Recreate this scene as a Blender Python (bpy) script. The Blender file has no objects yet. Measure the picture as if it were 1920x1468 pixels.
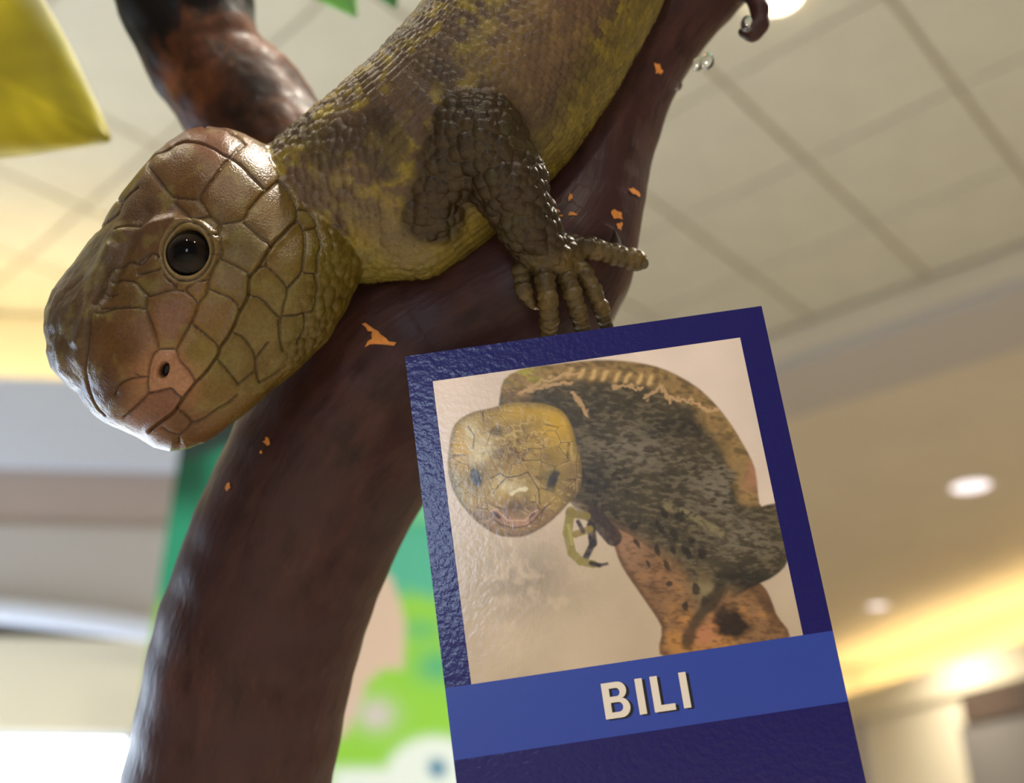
import bpy, bmesh, math, random
import numpy as np
from mathutils import Vector
from mathutils.bvhtree import BVHTree

random.seed(7); rng = np.random.default_rng(7)
SC = bpy.context.scene; COL = SC.collection

# ---------------------------------------------------------------- camera, world, exposure
F = 1867.0; CX, CY = 960.0, 734.0            # focal length and centre, for a 1920 x 1468 frame
PITCH = math.radians(25.0)
CAM = np.array([0.0, 0.0, 1.5])
VR = np.array([1.0, 0, 0]); VF = np.array([0, math.cos(PITCH), math.sin(PITCH)]); VU = np.array([0, -math.sin(PITCH), math.cos(PITCH)])
UNIT = 0.20 / F                              # model unit of the near things, in metres
cd = bpy.data.cameras.new('camera'); cam = bpy.data.objects.new('camera', cd); COL.objects.link(cam)
cam.location = CAM.tolist(); cam.rotation_euler = (math.pi / 2 + PITCH, 0, 0)
cd.sensor_width = 36.0; cd.lens = 36.0 * F / 1920.0; cd.clip_start = 0.01; cd.clip_end = 100
cd.dof.use_dof = True; cd.dof.focus_distance = (F - 150) * UNIT; cd.dof.aperture_fstop = 10.5
SC.camera = cam
w = bpy.data.worlds.new('world'); SC.world = w; w.use_nodes = True
bg = w.node_tree.nodes['Background']; bg.inputs[0].default_value = (1.0, 0.96, 0.90, 1); bg.inputs[1].default_value = 0.22
vs = SC.view_settings; vs.view_transform = 'Standard'; vs.look = 'None'; vs.exposure = 0.0; vs.gamma = 1.0; vs.use_curve_mapping = False
try:
    SC.cycles.use_denoising = True
    SC.cycles.max_bounces = 8
except Exception:
    pass

# ---------------------------------------------------------------- helpers
def lin(c):
    c = np.asarray(c, float) / 255.0
    return np.where(c <= 0.04045, c / 12.92, ((c + 0.055) / 1.055) ** 2.4)

def U(px, py, Z):                            # point seen at (px, py), Z model units nearer than 0.2 m
    k = (F - Z) / F
    return np.array([(px - CX) * k, (CY - py) * k, Z])

def to_world(P):
    P = np.asarray(P, float)
    return CAM + UNIT * (P[..., 0:1] * VR + P[..., 1:2] * VU + (F - P[..., 2:3]) * VF)

def project(P):
    k = F / (F - P[..., 2]); return CX + P[..., 0] * k, CY - P[..., 1] * k

def ray(px, py): return VF + (px - CX) / F * VR - (py - CY) / F * VU

def tag(o, label=None, cat=None, group=None, kind=None):
    if label: o['label'] = label
    if cat: o['category'] = cat
    if group: o['group'] = group
    if kind: o['kind'] = kind
    return o

def make_obj(name, verts, faces, m=None, parent=None, smooth=False, colors=None, attrs=None):
    verts = np.asarray(verts, float)
    c = verts.mean(0) if parent is None else np.zeros(3)
    if parent is not None: c = np.array(parent.location)
    me = bpy.data.meshes.new(name)
    v = verts - c
    if isinstance(faces, np.ndarray):
        nf, k = faces.shape
        me.vertices.add(len(v)); me.vertices.foreach_set('co', v.astype(np.float32).ravel())
        me.loops.add(nf * k); me.loops.foreach_set('vertex_index', faces.astype(np.int32).ravel())
        me.polygons.add(nf); me.polygons.foreach_set('loop_start', np.arange(0, nf * k, k, dtype=np.int32))
        me.update(calc_edges=True)
    else:
        me.from_pydata(v.tolist(), [], faces)
        me.update()
    me.validate()
    if smooth: me.polygons.foreach_set('use_smooth', np.ones(len(me.polygons), bool))
    if colors is not None:
        ca = me.color_attributes.new('Col', 'FLOAT_COLOR', 'POINT')
        rgba = np.ones((len(v), 4), np.float32); rgba[:, :3] = colors
        ca.data.foreach_set('color', rgba.ravel())
    for n, a in (attrs or {}).items():
        at = me.attributes.new(n, 'FLOAT_VECTOR', 'POINT'); at.data.foreach_set('vector', a.astype(np.float32).ravel())
    if m: me.materials.append(m)
    o = bpy.data.objects.new(name, me); COL.objects.link(o)
    if parent is not None: o.parent = parent
    else: o.location = c.tolist()
    return o

def box_vf(p0, p1):
    x0, y0, z0 = p0; x1, y1, z1 = p1
    v = [(x0, y0, z0), (x1, y0, z0), (x1, y1, z0), (x0, y1, z0), (x0, y0, z1), (x1, y0, z1), (x1, y1, z1), (x0, y1, z1)]
    f = [(0, 3, 2, 1), (4, 5, 6, 7), (0, 1, 5, 4), (1, 2, 6, 5), (2, 3, 7, 6), (3, 0, 4, 7)]
    return v, f

def box(name, p0, p1, m, parent=None):
    v, f = box_vf(p0, p1); return make_obj(name, v, f, m, parent)

def prism(name, quad, depth, m, parent=None):
    """quad of four world points (a face) extruded by the vector depth"""
    q = np.asarray(quad, float); v = np.vstack([q, q + np.asarray(depth, float)])
    f = [(0, 1, 2, 3), (7, 6, 5, 4), (0, 4, 5, 1), (1, 5, 6, 2), (2, 6, 7, 3), (3, 7, 4, 0)]
    o = make_obj(name, v, f, m, parent)
    bm = bmesh.new(); bm.from_mesh(o.data); bmesh.ops.recalc_face_normals(bm, faces=bm.faces); bm.to_mesh(o.data); bm.free()
    return o

def mat(name, color, rough=0.6, spec=0.4, noise=0.0, nscale=20.0, bump=0.0, bscale=200.0, coat=0.0, emit=None, estr=0.0, attr=False, metallic=0.0):
    m = bpy.data.materials.new(name); m.use_nodes = True; nt = m.node_tree; b = nt.nodes['Principled BSDF']
    col = tuple(lin(color).tolist()) + (1,) if color is not None else (1, 1, 1, 1)
    b.inputs['Base Color'].default_value = col; b.inputs['Roughness'].default_value = rough
    b.inputs['Specular IOR Level'].default_value = spec; b.inputs['Coat Weight'].default_value = coat; b.inputs['Metallic'].default_value = metallic
    b.inputs['Coat Roughness'].default_value = 0.12
    tc = nt.nodes.new('ShaderNodeTexCoord')
    src = None
    if attr:
        a = nt.nodes.new('ShaderNodeVertexColor'); a.layer_name = 'Col'; src = a.outputs['Color']
    if noise > 0:
        n = nt.nodes.new('ShaderNodeTexNoise'); n.inputs['Scale'].default_value = nscale; n.inputs['Detail'].default_value = 5
        nt.links.new(tc.outputs['Object'], n.inputs['Vector'])
        r = nt.nodes.new('ShaderNodeMapRange'); r.inputs['From Min'].default_value = 0.3; r.inputs['From Max'].default_value = 0.7
        r.inputs['To Min'].default_value = 1 - noise; r.inputs['To Max'].default_value = 1 + noise
        nt.links.new(n.outputs['Fac'], r.inputs['Value'])
        mx = nt.nodes.new('ShaderNodeMix'); mx.data_type = 'RGBA'; mx.blend_type = 'MULTIPLY'; mx.inputs['Factor'].default_value = 1
        if src: nt.links.new(src, mx.inputs['A'])
        else: mx.inputs['A'].default_value = col
        nt.links.new(r.outputs['Result'], mx.inputs['B']); src = mx.outputs['Result']
    if src: nt.links.new(src, b.inputs['Base Color'])
    if bump > 0:
        n = nt.nodes.new('ShaderNodeTexNoise'); n.inputs['Scale'].default_value = bscale; n.inputs['Detail'].default_value = 3
        nt.links.new(tc.outputs['Object'], n.inputs['Vector'])
        bp = nt.nodes.new('ShaderNodeBump'); bp.inputs['Strength'].default_value = bump; bp.inputs['Distance'].default_value = 1.0 / bscale * 0.5
        nt.links.new(n.outputs['Fac'], bp.inputs['Height']); nt.links.new(bp.outputs['Normal'], b.inputs['Normal'])
        nt.links.new(bp.outputs['Normal'], b.inputs['Coat Normal'])
    if emit is not None:
        b.inputs['Emission Color'].default_value = tuple(lin(emit).tolist()) + (1,); b.inputs['Emission Strength'].default_value = estr
    return m

def hash3(i, j, k, s=0):
    h = (i * 374761393 + j * 668265263 + k * 2147483647 + s * 1274126177) & 0xFFFFFFFF
    h = ((h ^ (h >> 13)) * 1274126177) & 0xFFFFFFFF
    h = ((h ^ (h >> 16)) * 2246822519) & 0xFFFFFFFF
    return ((h ^ (h >> 15)) & 0xFFFF) / 65535.0

def vnoise(P, scale, seed=0):
    Q = np.asarray(P, float) / scale; I = np.floor(Q).astype(np.int64); f = Q - I; f = f * f * (3 - 2 * f)
    out = 0
    for a in (0, 1):
        wa = f[..., 0] if a else 1 - f[..., 0]
        for b in (0, 1):
            wb = f[..., 1] if b else 1 - f[..., 1]
            for c in (0, 1):
                wc = f[..., 2] if c else 1 - f[..., 2]
                out = out + wa * wb * wc * hash3(I[..., 0] + a, I[..., 1] + b, I[..., 2] + c, seed)
    return out

def fbm(P, scale, seed=0, oct=3):
    o = 0; a = 0.5; t = 0
    for k in range(oct):
        o = o + a * vnoise(P, scale / 2 ** k, seed + k * 17); t += a; a *= 0.5
    return o / t

def worley(P, cell, seed=0):
    Q = P / cell; I = np.floor(Q).astype(np.int64)
    f1 = np.full(len(P), 9.0); f2 = np.full(len(P), 9.0); idv = np.zeros(len(P))
    for a in (-1, 0, 1):
        for b in (-1, 0, 1):
            for c in (-1, 0, 1):
                J = I + np.array([a, b, c])
                h = np.stack([hash3(J[:, 0], J[:, 1], J[:, 2], seed + q) for q in (1, 2, 3)], 1)
                d = np.linalg.norm(J + 0.15 + 0.7 * h - Q, axis=1)
                nid = hash3(J[:, 0], J[:, 1], J[:, 2], seed + 9)
                c1 = d < f1
                f2 = np.where(c1, f1, np.minimum(f2, d)); idv = np.where(c1, nid, idv); f1 = np.where(c1, d, f1)
    return f1 * cell, f2 * cell, idv

def smin(a, b, k):
    h = np.maximum(k - np.abs(a - b), 0) / k
    return np.minimum(a, b) - h * h * k * 0.25

def smooth(x, a, b):
    t = np.clip((x - a) / (b - a), 0, 1); return t * t * (3 - 2 * t)

def chain_sdf(P, pts, k):
    """smooth chain of tapering capsules, pts = [(x, y, z, r)] in model units"""
    out = np.full(len(P), 400.0); G = 90.0           # far points need no exact value
    X, Y, Zc = P[:, 0], P[:, 1], P[:, 2]
    for a, b in zip(pts[:-1], pts[1:]):
        A = a[:3]; AB = b[:3] - A
        lo = np.minimum(a[:3] - a[3], b[:3] - b[3]) - G; hi = np.maximum(a[:3] + a[3], b[:3] + b[3]) + G
        i = np.nonzero((X > lo[0]) & (X < hi[0]) & (Y > lo[1]) & (Y < hi[1]) & (Zc > lo[2]) & (Zc < hi[2]))[0]
        if not len(i): continue
        p = P[i] - A
        t = np.clip((p @ AB) / max(AB @ AB, 1e-6), 0, 1)
        p -= t[:, None] * AB
        d = np.sqrt(np.einsum('ij,ij->i', p, p)) - (a[3] + (b[3] - a[3]) * t)
        out[i] = smin(out[i], d, k)
    return out

def cpts(lst):
    return [np.append(U(x, y, z), r * (F - z) / F) for x, y, z, r in lst]

def catmull(pts, n):
    pts = np.asarray(pts, float); out = []
    P = np.vstack([2 * pts[0] - pts[1], pts, 2 * pts[-1] - pts[-2]])
    for i in range(1, len(P) - 2):
        for t in np.linspace(0, 1, n, endpoint=False):
            a, b, c, d = P[i - 1:i + 3]
            out.append(0.5 * (2 * b + (c - a) * t + (2 * a - 5 * b + 4 * c - d) * t * t + (3 * b - a - 3 * c + d) * t ** 3))
    out.append(pts[-1]); return np.array(out)

def mesh_field(field, xs, ys, zs, K=4):
    """sparse sampling of a distance field on a rectilinear grid + surface nets"""
    nx, ny, nz = len(xs), len(ys), len(zs)
    def trim(a): n = (len(a) - 1) // K * K + 1; return a[:n]
    xs, ys, zs = trim(xs), trim(ys), trim(zs); nx, ny, nz = len(xs), len(ys), len(zs)
    h = [K // 2 + np.arange(0, n - 1, K) for n in (nx, ny, nz)]
    gx, gy, gz = np.meshgrid(xs[h[0]], ys[h[1]], zs[h[2]], indexing='ij')
    C = np.stack([gx.ravel(), gy.ravel(), gz.ravel()], 1)
    fc = np.concatenate([field(C[i:i + 400000]) for i in range(0, len(C), 400000)]).reshape(gx.shape)
    st = [np.diff(a[::K]) for a in (xs, ys, zs)]
    diag = np.sqrt(st[0][:, None, None] ** 2 + st[1][None, :, None] ** 2 + st[2][None, None, :] ** 2)
    act = np.abs(fc) < diag * 0.95
    V = np.full((nx, ny, nz), 1.0, np.float32)
    big = np.where(fc < 0, -1.0, 1.0).astype(np.float32)
    V[:-1, :-1, :-1] = big.repeat(K, 0).repeat(K, 1).repeat(K, 2)
    need = np.zeros((nx, ny, nz), bool)
    ii = np.argwhere(act) * K
    for a in range(K + 1):
        for b in range(K + 1):
            for c in range(K + 1):
                need[ii[:, 0] + a, ii[:, 1] + b, ii[:, 2] + c] = True
    idx = np.argwhere(need); del need
    for s in range(0, len(idx), 500000):
        q = idx[s:s + 500000]
        V[q[:, 0], q[:, 1], q[:, 2]] = field(np.stack([xs[q[:, 0]], ys[q[:, 1]], zs[q[:, 2]]], 1))
    S = V < 0
    m = S[:-1, :-1, :-1].astype(np.int8)
    tot = np.zeros_like(m)
    for a in (0, 1):
        for b in (0, 1):
            for c in (0, 1):
                tot += S[a:nx - 1 + a, b:ny - 1 + b, c:nz - 1 + c]
    cells = np.argwhere((tot > 0) & (tot < 8)); del tot, m
    vid = np.full((nx - 1, ny - 1, nz - 1), -1, np.int32); vid[cells[:, 0], cells[:, 1], cells[:, 2]] = np.arange(len(cells))
    acc = np.zeros((len(cells), 3)); cnt = np.zeros(len(cells))
    corners = [(a, b, c) for a in (0, 1) for b in (0, 1) for c in (0, 1)]
    vals = {k: V[cells[:, 0] + k[0], cells[:, 1] + k[1], cells[:, 2] + k[2]] for k in corners}
    for k in corners:
        for ax in range(3):
            if k[ax]: continue
            k2 = list(k); k2[ax] = 1; k2 = tuple(k2)
            a, b = vals[k], vals[k2]; cr = (a < 0) != (b < 0)
            t = np.where(cr, a / np.where(cr, a - b, 1), 0)
            p = np.tile(np.array(k, float), (len(cells), 1)); p[:, ax] = t
            acc += p * cr[:, None]; cnt += cr
    fr = acc / cnt[:, None]
    out = np.empty((len(cells), 3))
    for d, a in enumerate((xs, ys, zs)):
        i = cells[:, d]; out[:, d] = a[i] + (a[i + 1] - a[i]) * fr[:, d]
    quads = []
    for ax in range(3):
        o1, o2 = [(1, 2), (2, 0), (0, 1)][ax]
        sl = [slice(None)] * 3; sl2 = [slice(None)] * 3
        sl[ax] = slice(0, -1); sl2[ax] = slice(1, None)
        A = S[tuple(sl)]; B = S[tuple(sl2)]
        e = np.argwhere(A != B)
        ok = (e[:, o1] > 0) & (e[:, o2] > 0) & (e[:, o1] < [nx, ny, nz][o1] - 1) & (e[:, o2] < [nx, ny, nz][o2] - 1)
        e = e[ok]
        def c(d1, d2):
            q = e.copy(); q[:, o1] -= d1; q[:, o2] -= d2; return vid[q[:, 0], q[:, 1], q[:, 2]]
        q = np.stack([c(1, 1), c(0, 1), c(0, 0), c(1, 0)], 1)
        fl = ~A[e[:, 0], e[:, 1], e[:, 2]]
        q[fl] = q[fl][:, ::-1]
        quads.append(q)
    Q = np.vstack(quads); Q = Q[(Q >= 0).all(1)]
    return out, Q

def vnormals(V, Q):
    n = np.cross(V[Q[:, 2]] - V[Q[:, 0]], V[Q[:, 3]] - V[Q[:, 1]])
    N = np.zeros_like(V)
    for k in range(4):
        for d in range(3): N[:, d] += np.bincount(Q[:, k], n[:, d], len(V))
    return N / (np.linalg.norm(N, axis=1, keepdims=True) + 1e-12)

def seg_dist(X, Y, poly, closed=False):
    """distance from points to a polyline in the plane"""
    p = np.asarray(poly, float); best = np.full(X.shape, 1e9)
    n = len(p) if closed else len(p) - 1
    for i in range(n):
        a = p[i]; b = p[(i + 1) % len(p)]; d = b - a
        t = np.clip(((X - a[0]) * d[0] + (Y - a[1]) * d[1]) / max(d @ d, 1e-9), 0, 1)
        best = np.minimum(best, np.hypot(X - a[0] - t * d[0], Y - a[1] - t * d[1]))
    return best

def inside(X, Y, poly):
    p = np.asarray(poly, float); r = np.zeros(X.shape, bool)
    for i in range(len(p)):
        a = p[i]; b = p[(i + 1) % len(p)]
        if a[1] == b[1]: continue
        c = ((a[1] > Y) != (b[1] > Y)) & (X < (b[0] - a[0]) * (Y - a[1]) / (b[1] - a[1]) + a[0])
        r ^= c
    return r

def bilin(M, x0, y0, x, y):
    fx = np.clip(x - x0, 0, M.shape[1] - 1.001); fy = np.clip(y - y0, 0, M.shape[0] - 1.001)
    i = fx.astype(int); j = fy.astype(int); a = fx - i; b = fy - j
    return (M[j, i] * (1 - a) + M[j, i + 1] * a) * (1 - b) + (M[j + 1, i] * (1 - a) + M[j + 1, i + 1] * a) * b

def blur(M, r, it=2):
    for _ in range(it):
        for ax in (0, 1):
            n = 2 * r + 1; pad = [(0, 0), (0, 0)]; pad[ax] = (r + 1, r)
            c = np.cumsum(np.pad(M, pad, mode='edge'), axis=ax)
            M = (np.take(c, range(n, c.shape[ax]), axis=ax) - np.take(c, range(0, c.shape[ax] - n), axis=ax)) / n
    return M

# ================================================================ THE ROOM
CEIL = 4.0
M_tile = mat('ceiling_tile', (206, 202, 184), 0.9, 0.1, noise=0.04, nscale=6)
M_slab = mat('ceiling_slab', (176, 166, 146), 0.9, 0.1)
M_plaster = mat('plaster', (214, 203, 182), 0.9, 0.1, noise=0.03, nscale=2)
M_floor = mat('floor', (196, 186, 168), 0.5, 0.3, noise=0.1, nscale=3)
M_cream = mat('cream_wall', (238, 228, 200), 0.85, 0.1)
M_white = mat('white_paint', (214, 220, 234), 0.7, 0.2)
M_taupe = mat('taupe_paint', (182, 166, 156), 0.8, 0.2)
M_gray = mat('gray_paint', (190, 184, 178), 0.8, 0.2)
M_shade = mat('dark_shopfront', (128, 124, 118), 0.7, 0.2)
M_brown = mat('brown_trim', (88, 74, 64), 0.7, 0.2)
M_trimring = mat('lamp_ring', (230, 226, 218), 0.5, 0.3)
M_lamp = mat('lamp_glow', (255, 250, 235), 0.5, 0.2, emit=(255, 236, 205), estr=14.0)
M_lampc = mat('lamp_glow_far', (255, 250, 250), 0.5, 0.2, emit=(245, 232, 240), estr=1.6)
M_cove = mat('cove_glow', (255, 240, 200), 0.5, 0.2, emit=(255, 230, 178), estr=12.0)
M_day = mat('window_daylight', (240, 245, 250), 0.3, 0.3, emit=(226, 240, 255), estr=7.0)
M_day3 = mat('window_daylight_rear', (240, 245, 250), 0.3, 0.3, emit=(205, 228, 255), estr=14.0)
M_dayrim = mat('added_rim_daylight', (240, 245, 250), 0.3, 0.3, emit=(205, 228, 255), estr=7.0)

fl = box('floor', (-8, -6, -0.1), (9, 15, 0), M_floor); tag(fl, kind='structure')
TH = math.radians(47.0); DA = np.array([math.cos(TH), math.sin(TH)]); DN = np.array([-math.sin(TH), math.cos(TH)])
TS = 0.605
ceil = box('ceiling', (-8, -6, CEIL + 0.03), (9, 15, CEIL + 0.15), M_slab); tag(ceil, kind='structure')
tv, tf = box_vf((-TS / 2 + 0.009, -TS / 2 + 0.009, 0.0), (TS / 2 - 0.009, TS / 2 - 0.009, 0.012))
tme = bpy.data.meshes.new('ceiling_tile'); tme.from_pydata(tv, [], tf); tme.materials.append(M_tile)
A_STEP = 4.36
cl = np.array(ceil.location)
for i in range(-9, 12):
    for j in range(-10, 12):
        a = A_STEP - TS * (i + 0.5); n = 0.73 + TS * (j + 0.5)
        p = a * DA + n * DN
        d = np.array([p[0], p[1], CEIL - 1.5]); zz = d @ VF
        px = CX + F * (d @ VR) / zz if zz > 0.3 else 1e5
        near = np.hypot(p[0] - 0.3, p[1] - 2.2)
        if i < 0 or near > 4.6 or p[1] > 7 or p[1] < -2.5: continue
        o = bpy.data.objects.new('ceiling_tile', tme); COL.objects.link(o); o.parent = ceil
        o.location = (p[0] - cl[0], p[1] - cl[1], CEIL + 0.018 - cl[2]); o.rotation_euler = (0, 0, TH)
# lower plaster ceiling beyond the step
def slab_an(name, a0, a1, n0, n1, z0, z1, m):
    q = [np.append(a * DA + n * DN, z0) for a, n in ((a0, n0), (a1, n0), (a1, n1), (a0, n1))]
    return prism(name, q, (0, 0, z1 - z0), m)
o = slab_an('trim_1', A_STEP + 0.02, 16, -6, 9, CEIL - 0.14, CEIL + 0.02, M_plaster); tag(o, kind='structure')
o = slab_an('trim_2', A_STEP + 0.02, A_STEP + 0.62, -6, 9, CEIL - 0.20, CEIL - 0.145, M_gray); tag(o, kind='structure')

# recessed ceiling lamps
def downlight(x, y, z, r, glow, power, label, spread=150, color=(1.0, 0.90, 0.76)):
    root = bpy.data.objects.new('ceiling_lamp', None); COL.objects.link(root); root.location = (x, y, z)
    tag(root, label, 'lamp', 'recessed ceiling lamps')
    n = 24; an = np.linspace(0, 2 * np.pi, n, endpoint=False); cs = np.stack([np.cos(an), np.sin(an)], 1)
    prof = [(r * 1.22, 0.0), (r * 1.22, -0.008), (r, -0.012), (r, 0.0)]
    v = [(x + c[0] * a, y + c[1] * a, z + b) for a, b in prof for c in cs]
    f = [(k * n + i, k * n + (i + 1) % n, (k + 1) * n + (i + 1) % n, (k + 1) * n + i) for k in range(3) for i in range(n)]
    make_obj('ring', v, f, M_trimring, root, smooth=False)
    v = [(x + c[0] * r, y + c[1] * r, z - 0.003) for c in cs] + [(x, y, z - 0.012)]
    make_obj('diffuser', v, [((i + 1) % n, i, n) for i in range(n)], glow, root)
    if power:
        ld = bpy.data.lights.new('lamp_light', 'AREA'); ld.shape = 'DISK'; ld.size = 2 * r; ld.energy = power; ld.color = color; ld.spread = math.radians(spread)
        lo = bpy.data.objects.new('lamp_light', ld); COL.objects.link(lo); lo.parent = root; lo.location = (0, 0, -0.02)
def on_ceil(px, py, h):
    d = ray(px, py); return (d * (h - 1.5) / d[2])[:2]
p = on_ceil(1458, -14, CEIL); downlight(p[0], p[1], CEIL, 0.075, M_lamp, 14, 'bright recessed ceiling lamp beside the curled branch tip at the top edge')
p = on_ceil(1820, 910, CEIL - 0.14); downlight(p[0], p[1], CEIL - 0.14, 0.13, M_lampc, 60, 'larger recessed lamp in the plain ceiling right of the blue card')
p = on_ceil(1645, 1135, CEIL - 0.14); downlight(p[0], p[1], CEIL - 0.14, 0.10, M_lampc, 60, 'small far recessed lamp just above the glowing cove')
# unseen ceiling lamps added to light lizard and card; rear two are frontal fill
for k, (x, y, e) in enumerate(((0.45, -0.05, 85), (-0.9, -2.4, 36), (1.9, 0.9, 70), (-1.5, 0.35, 6), (0.9, -2.9, 62))):
    downlight(x, y, CEIL, 0.085, M_lamp, e, ['unseen recessed ceiling lamp above and behind the viewpoint', 'added unseen fill lamp farthest behind the viewpoint', 'unseen recessed ceiling lamp to the right of the tree', 'unseen recessed ceiling lamp above the left windows', 'added unseen fill lamp behind the viewpoint to the right'][k])

# right side: cove, wall, shop front
h1 = 1.9
def cv(px, py, z):                           # point of the right wall plane (through the cove line) at height z
    A = np.array([2.245, 6.759]) * h1; B = np.array([2.555, 5.016]) * h1
    d = ray(px, py); # intersect ray azimuth with the plan line
    M = np.array([[d[0], -(B - A)[0]], [d[1], -(B - A)[1]]]); s = np.linalg.solve(M, A)
    return np.append(d[:2] * s[0], z)
Aw = np.array([2.245, 6.759]) * h1; Bw = np.array([2.555, 5.016]) * h1; dw = (Bw - Aw) / np.linalg.norm(Bw - Aw); nw = np.array([-dw[1], dw[0]])
if nw[0] < 0: nw = -nw                        # away from the room
def wall_seg(name, t0, t1, z0, z1, off, thick, m):
    a = Aw + dw * t0 + nw * off; b = Aw + dw * t1 + nw * off
    o = prism(name, [np.append(a, z0), np.append(b, z0), np.append(b, z1), np.append(a, z1)], np.append(nw * thick, 0), m); return o
ZL = 1.5 + h1 - 0.05
tag(wall_seg('wall_right', -2.0, 8.0, 0, ZL - 0.32, 0.06, 0.25, M_cream), kind='structure')
tag(wall_seg('trim_3', -2.0, 8.0, ZL - 0.32, ZL, 0.0, 0.10, M_cream), kind='structure')
tag(wall_seg('trim_4', -2.0, 8.0, ZL - 0.32, ZL - 0.22, 0.10, 0.5, M_cream), kind='structure')
tag(wall_seg('wall_right_upper', -2.0, 8.0, ZL - 0.32, CEIL - 0.14, 0.62, 0.1, M_cream), kind='structure')
o = wall_seg('cove_light', -1.2, 7.0, ZL - 0.2, ZL - 0.14, 0.30, 0.10, M_cove); tag(o, 'warm strip light in the cove along the right wall', 'light')
tb = np.linalg.norm(cv(1800, 1400, 0)[:2] - Aw)
ta = np.linalg.norm(cv(1622, 1400, 0)[:2] - Aw)
tag(wall_seg('door_1', tb, tb + 3.2, 0, ZL - 0.62, 0.03, 0.05, M_shade), kind='structure')
tag(wall_seg('trim_5', tb + 0.15, tb + 3.2, ZL - 0.62, ZL - 0.36, 0.0, 0.09, M_brown), kind='structure')
tag(wall_seg('trim_6', ta - 0.25, ta, 0, ZL - 0.33, 0.0, 0.1, M_gray), kind='structure')
tag(box('wall_back', (-6, 13.9, 0), (6, 14.1, CEIL), M_plaster), kind='structure')

# left side: stepped bulkhead with a cove above, frieze, windows
LA = math.radians(5.0); LD = np.array([math.cos(LA), math.sin(LA)]); LN = np.array([-math.sin(LA), math.cos(LA)])
LY = 3.9
def lp(px, py, off):
    d = ray(px, py); s = (LY + off) / (d[:2] @ LN); return d * s + CAM
def lstrip(name, px0, px1, top, bot, off, depth, m):
    """vertical strip of the left bulkhead; heights are taken where it meets the left frame edge"""
    zt = lp(60, top, off)[2]; zb = lp(60, bot, off)[2]
    a = lp(px0, 900, off); b = lp(px1, 900, off)
    q = [np.append(a[:2], zb), np.append(b[:2], zb), np.append(b[:2], zt), np.append(a[:2], zt)]
    o = prism(name, q, np.append(LN * depth, 0), m); tag(o, kind='structure'); return o, zt, zb
PX0 = -900
o, zt, zb = lstrip('trim_7', PX0, 337, 708, 872, 0.0, 0.12, M_white)
lstrip('trim_8', PX0, 334, 872, 985, 0.05, 0.5, M_taupe)
lstrip('trim_9', PX0, 336, 985, 1150, 0.02, 0.5, M_gray)
lstrip('trim_10', PX0, 330, 1196, 1372, 0.10, 0.4, M_cream)
a = lp(PX0, 900, 0.12)[:2]; b = lp(430, 900, 0.12)[:2]
o = prism('trim_11', [np.append(a, zt - 0.20), np.append(b, zt - 0.20), np.append(b, zt - 0.16), np.append(a, zt - 0.16)], np.append(LN * 0.5, 0), M_white); tag(o, kind='structure')
a = lp(PX0, 900, 0.34)[:2]; b = lp(400, 900, 0.34)[:2]
o = prism('cove_light', [np.append(a, zt - 0.04), np.append(b, zt - 0.04), np.append(b, zt + 0.02), np.append(a, zt + 0.02)], np.append(LN * 0.08, 0), M_cove)
tag(o, 'warm strip light glowing above the white bulkhead behind the lizard head', 'light')
o = prism('wall_left_upper', [np.append(lp(PX0, 900, .75)[:2], zt - .2), np.append(lp(430, 900, .75)[:2], zt - .2), np.append(lp(430, 900, .75)[:2], CEIL), np.append(lp(PX0, 900, .75)[:2], CEIL)], np.append(LN * 0.1, 0), M_cream); tag(o, kind='structure')
# curved white rail
rp = catmull([lp(-300, 1128, -0.02), lp(-60, 1140, -0.04), (lp(120, 1158, -0.05)), lp(290, 1182, -0.03), lp(336, 1190, 0.0)], 8)
def tube(name, pts, r, m, parent=None, n=12):
    pts = np.asarray(pts, float); rr = np.broadcast_to(r, (len(pts),)); v = []; f = []
    for i, p in enumerate(pts):
        t = pts[min(i + 1, len(pts) - 1)] - pts[max(i - 1, 0)]; t /= np.linalg.norm(t)
        a = np.cross(t, (0.12, 0.3, 0.94)); a /= np.linalg.norm(a); b = np.cross(t, a)
        v += [p + rr[i] * (math.cos(q) * a + math.sin(q) * b) for q in np.linspace(0, 2 * np.pi, n, endpoint=False)]
    for i in range(len(pts) - 1):
        f += [(i * n + k, i * n + (k + 1) % n, (i + 1) * n + (k + 1) % n, (i + 1) * n + k) for k in range(n)]
    f += [tuple(range(n - 1, -1, -1)), tuple(range((len(pts) - 1) * n, len(pts) * n))]
    return make_obj(name, v, f, m, parent, smooth=True)
o = tube('rail', rp, 0.045, M_white); tag(o, 'curved white rail running below the grey bulkhead at the left', 'rail')
# windows
def window(name, q, depth, m, cols, rows):
    q = np.asarray(q, float); d = np.asarray(depth, float)
    root = prism(name, q + d * 0.5, d * 0.3, m); tag(root, kind='structure')
    for k in range(cols + 1):
        t = k / cols; wv = (q[1] - q[0]) / np.linalg.norm(q[1] - q[0]) * 0.025
        a = q[0] + (q[1] - q[0]) * t; b = q[3] + (q[2] - q[3]) * t
        prism('window_frame', [a - wv, a + wv, b + wv, b - wv], d, M_white, root)
    for k in range(rows + 1):
        t = k / rows; wv = np.array([0, 0, 0.025])
        a = q[0] + (q[3] - q[0]) * t; b = q[1] + (q[2] - q[1]) * t
        prism('window_frame', [a - wv, b - wv, b + wv, a + wv], d, M_white, root)
zt2 = lp(60, 1372, 0.14)[2]
a = lp(-1500, 900, 0.14)[:2]; b = lp(240, 1430, 0.14)[:2]
window('window_1', [np.append(a, 0.35), np.append(b, 0.35), np.append(b, zt2), np.append(a, zt2)], np.append(LN * 0.08, 0), M_day, 1, 1)
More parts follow.
